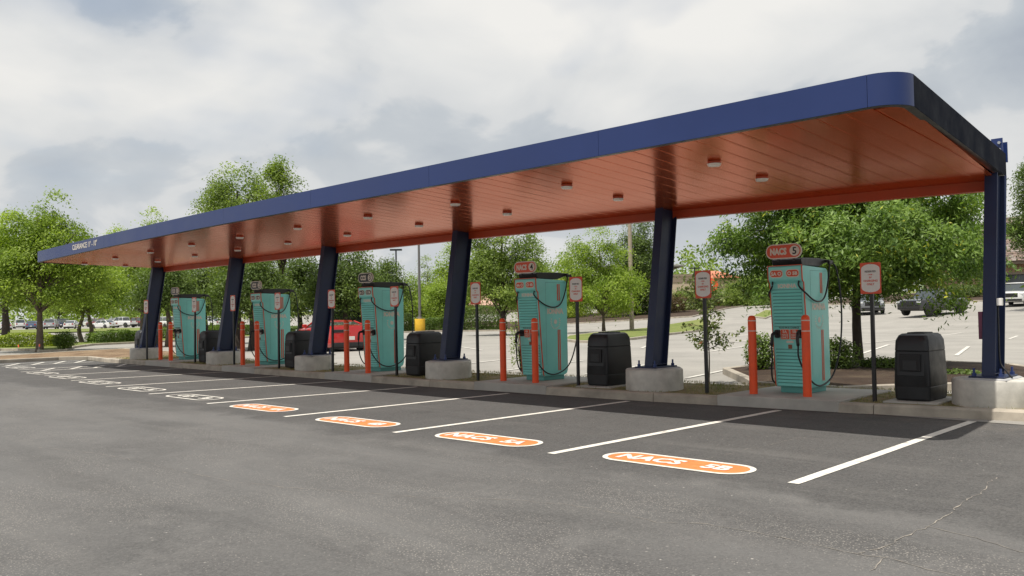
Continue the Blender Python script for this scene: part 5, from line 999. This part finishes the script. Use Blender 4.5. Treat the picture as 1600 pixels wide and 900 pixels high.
# ------------------------------------------------------------------ buildings
def frame_at(u, D, v=480): p = V(u, v, D); return p
def brick_building():
    p = V(1500, 470, 88); z0 = 2.1; e = empty('brick_building', (p.x - 3.0, p.y - 1.5, z0), R(16), label='low brick building with a steep shingle roof at the right', cat='building')
    Lx, Ly, wh = 26.0, 14.0, 3.35
    b = MB(); b.box(0, Lx, 0.02, Ly, -1.2, wh); w = obj('wall', b.mesh('wall', M['mortar']), e)
    # brick courses as geometry on the face that shows (one joined part: far past counting)
    b = MB(); rr = random.Random(3)
    for r_ in range(22):
        z = 0.05 + r_ * 0.15; off = (r_ % 2) * 0.225
        for c in range(-1, 40):
            x = off + c * 0.45
            if x < 0 or x > 15.2 or (6.6 < x + .2 < 9.4 and z < 2.5): continue
            b.box(x, x + .43, -0.005 - rr.uniform(0, .012), 0.03, z, z + .135)
    tag(obj('brickwork', b.mesh('brickwork', M['brick']), e), kind='stuff')
    for x, wd in ((7.0, 2.2), (16.5, 2.4), (20.5, 2.4)):
        b = MB(); b.box(x, x + wd, -.03, .03, 0.0 if x < 10 else .9, 2.35); d = obj('window', fix(b.mesh('window', M['dark_trim']), .01, 1), e); b = MB(); b.box(x + .1, x + wd - .1, -.04, -.031, .1 if x < 10 else 1.0, 2.25); obj('pane', b.mesh('pane', M['window']), d)
    for x in (0.3, 3.4, 12.3, 15.4): b = MB(); b.box(x, x + .28, -.75, -.47, -1, wh); obj('porch_post', fix(b.mesh('porch_post', M['tan2']), .01, 1), e)
    b = MB(); b.box(-1.2, Lx + 1.2, -1.3, Ly + 1.2, wh, wh + .32); obj('eave', fix(b.mesh('eave', M['tan2']), .01, 1), e)
    # hipped roof: deck and rows of shingles
    zt = wh + 5.4; A = [(-1.3, -1.4, wh + .3), (Lx + 1.3, -1.4, wh + .3), (Lx + 1.3, Ly + 1.4, wh + .3), (-1.3, Ly + 1.4, wh + .3), (6.5, Ly / 2, zt), (Lx - 6.5, Ly / 2, zt)]
    b = MB(); b.add(A, [(0, 1, 5, 4), (1, 2, 5), (2, 3, 4, 5), (3, 0, 4)]); rf = obj('roof', b.mesh('roof', M['shingle'][2]), e)
    rows = 26; mb = [MB(), MB(), MB()]
    P0, P1, Q0, Q1 = Vector(A[0]), Vector(A[1]), Vector(A[4]), Vector(A[5])
    nrm = (P1 - P0).cross(Q0 - P0).normalized()
    for r_ in range(rows):
        for side in (0, 1):
            if side == 0: a0, a1, b0, b1 = P0, P1, Q0, Q1; nm = nrm
            else: a0, a1, b0, b1 = Vector(A[3]), Vector(A[0]), Vector(A[4]), Vector(A[4]); nm = (a1 - a0).cross(b0 - a0).normalized()
            t0, t1 = r_ / rows, (r_ + 1.25) / rows; l0, r0 = a0.lerp(b0, t0), a1.lerp(b1, t0); l1, r1 = a0.lerp(b0, min(t1, 1)), a1.lerp(b1, min(t1, 1)); ln_ = (r0 - l0).length; k = max(1, int(ln_ / .42))
            for c in range(k):
                s0, s1 = c / k, (c + .94) / k; lift = rr.uniform(.03, .075); v = [l0.lerp(r0, s0) + nm * lift, l0.lerp(r0, s1) + nm * lift, l1.lerp(r1, s1) + nm * .012, l1.lerp(r1, s0) + nm * .012, l0.lerp(r0, s0), l0.lerp(r0, s1)]
                mb[rr.choice((0, 0, 1, 2))].add([tuple(q) for q in v], [(0, 1, 2, 3), (4, 5, 1, 0)])
    for m_, q in zip(M['shingle'], mb): tag(obj('shingles', q.mesh('shingles', m_), rf), kind='stuff')
brick_building()
def tan_building():
    p = V(1040, 480, 152); e = empty('tan_building', (p.x - 12, p.y - 9, TH(p.x, p.y) - 2.2), R(43), label='tan two-tier building beyond the low trees in the middle distance', cat='building')
    b = MB(); b.box(-6, 21.6, 0, 16, -3, 6.6); obj('wall', b.mesh('wall', M['tan']), e)
    for z in (1.7, 5.6): b = MB(); b.box(-6.1, 21.75, -.12, 0.0, z, z + .35); obj('wall_band', b.mesh('wall_band', M['tan2']), e)
    b = MB(); b.box(-6.2, 21.8, -.2, 16.2, 6.6, 7.0); obj('parapet', b.mesh('parapet', M['tan2']), e)
    b = MB(); b.box(4, 17.0, 2, 12, 7.0, 8.5); obj('tower', b.mesh('tower', M['tan']), e)
    b = MB(); b.box(2.4, 18.8, .4, 13.6, 8.5, 8.75); b.add([(2.4, .4, 8.75), (18.8, .4, 8.75), (18.8, 13.6, 8.75), (2.4, 13.6, 8.75), (10.5, 7, 9.7)], [(0, 1, 4), (1, 2, 4), (2, 3, 4), (3, 0, 4)]); obj('roof', b.mesh('roof', M['roof_grey']), e)
    for x in range(-5, 8, 4): b = MB(); b.box(x, x + 1.8, -.06, -.001, 2.6, 4.6); obj('window', b.mesh('window', M['window']), e)
tan_building()
def orange_roof_building():
    p = V(1118, 470, 175); e = empty('orange_roof_building', (p.x, p.y, TH(p.x, p.y) - 2.7), R(43), label='building with a bright orange tiled roof left of the big leafy tree', cat='building')
    b = MB(); b.box(-3.2, 5, 0, 12, -2, 6.6); obj('wall', b.mesh('wall', M['tan']), e)
    b = MB(); A = [(-3.6, -.8, 6.6), (5.6, -.8, 6.6), (5.6, 12.8, 6.6), (-3.6, 12.8, 6.6), (-.6, 6, 8.3), (1.6, 6, 8.3)]; b.add(A, [(0, 1, 5, 4), (1, 2, 5), (2, 3, 4, 5), (3, 0, 4), (3, 2, 1, 0)]); rf = obj('roof', b.mesh('roof', M['tile_orange']), e)
    b = MB()
    for c in range(30):
        s = c / 30 + .01; a = Vector(A[0]).lerp(Vector(A[1]), s); q = Vector(A[4]).lerp(Vector(A[5]), s); b.tube([a + Vector((0, -.02, .04)), q + Vector((0, 0, .04))], 0.09, 5)
    tag(obj('roof_tiles', b.mesh('roof_tiles', M['tile_orange']), rf), kind='stuff')
    for x in (-2.4, 0.2, 2.8): b = MB(); b.box(x, x + 1.3, -.06, -.001, 2.2, 4.4); obj('window', b.mesh('window', M['window']), e)
orange_roof_building()
p = V(748, 480, 135); e = empty('far_building', (p.x, p.y, TH(p.x, p.y) - 2.9), R(43), label='small pale-roofed building glimpsed behind the drooping tree', cat='building'); b = MB(); b.box(-2, 8, 0, 8, -1, 4.4); obj('wall', b.mesh('wall', M['tan']), e); b = MB(); b.add([(-2.8, -.8, 4.4), (8.8, -.8, 4.4), (8.8, 8.8, 4.4), (-2.8, 8.8, 4.4), (1.5, 4, 6.6), (4.5, 4, 6.6)], [(0, 1, 5, 4), (1, 2, 5), (2, 3, 4, 5), (3, 0, 4)]); obj('roof', b.mesh('roof', mat('pale_roof', (0.42, 0.27, 0.2), 0.9)), e)

# every mesh's normals outward where it matters has been done in fix(); report size
print('objects', len(bpy.data.objects), 'tris', sum(sum(len(p.vertices) - 2 for p in m.polygons) * 1 for m in bpy.data.meshes if len(m.polygons) < 5000) + sum(len(m.polygons) * 2 for m in bpy.data.meshes if len(m.polygons) >= 5000))
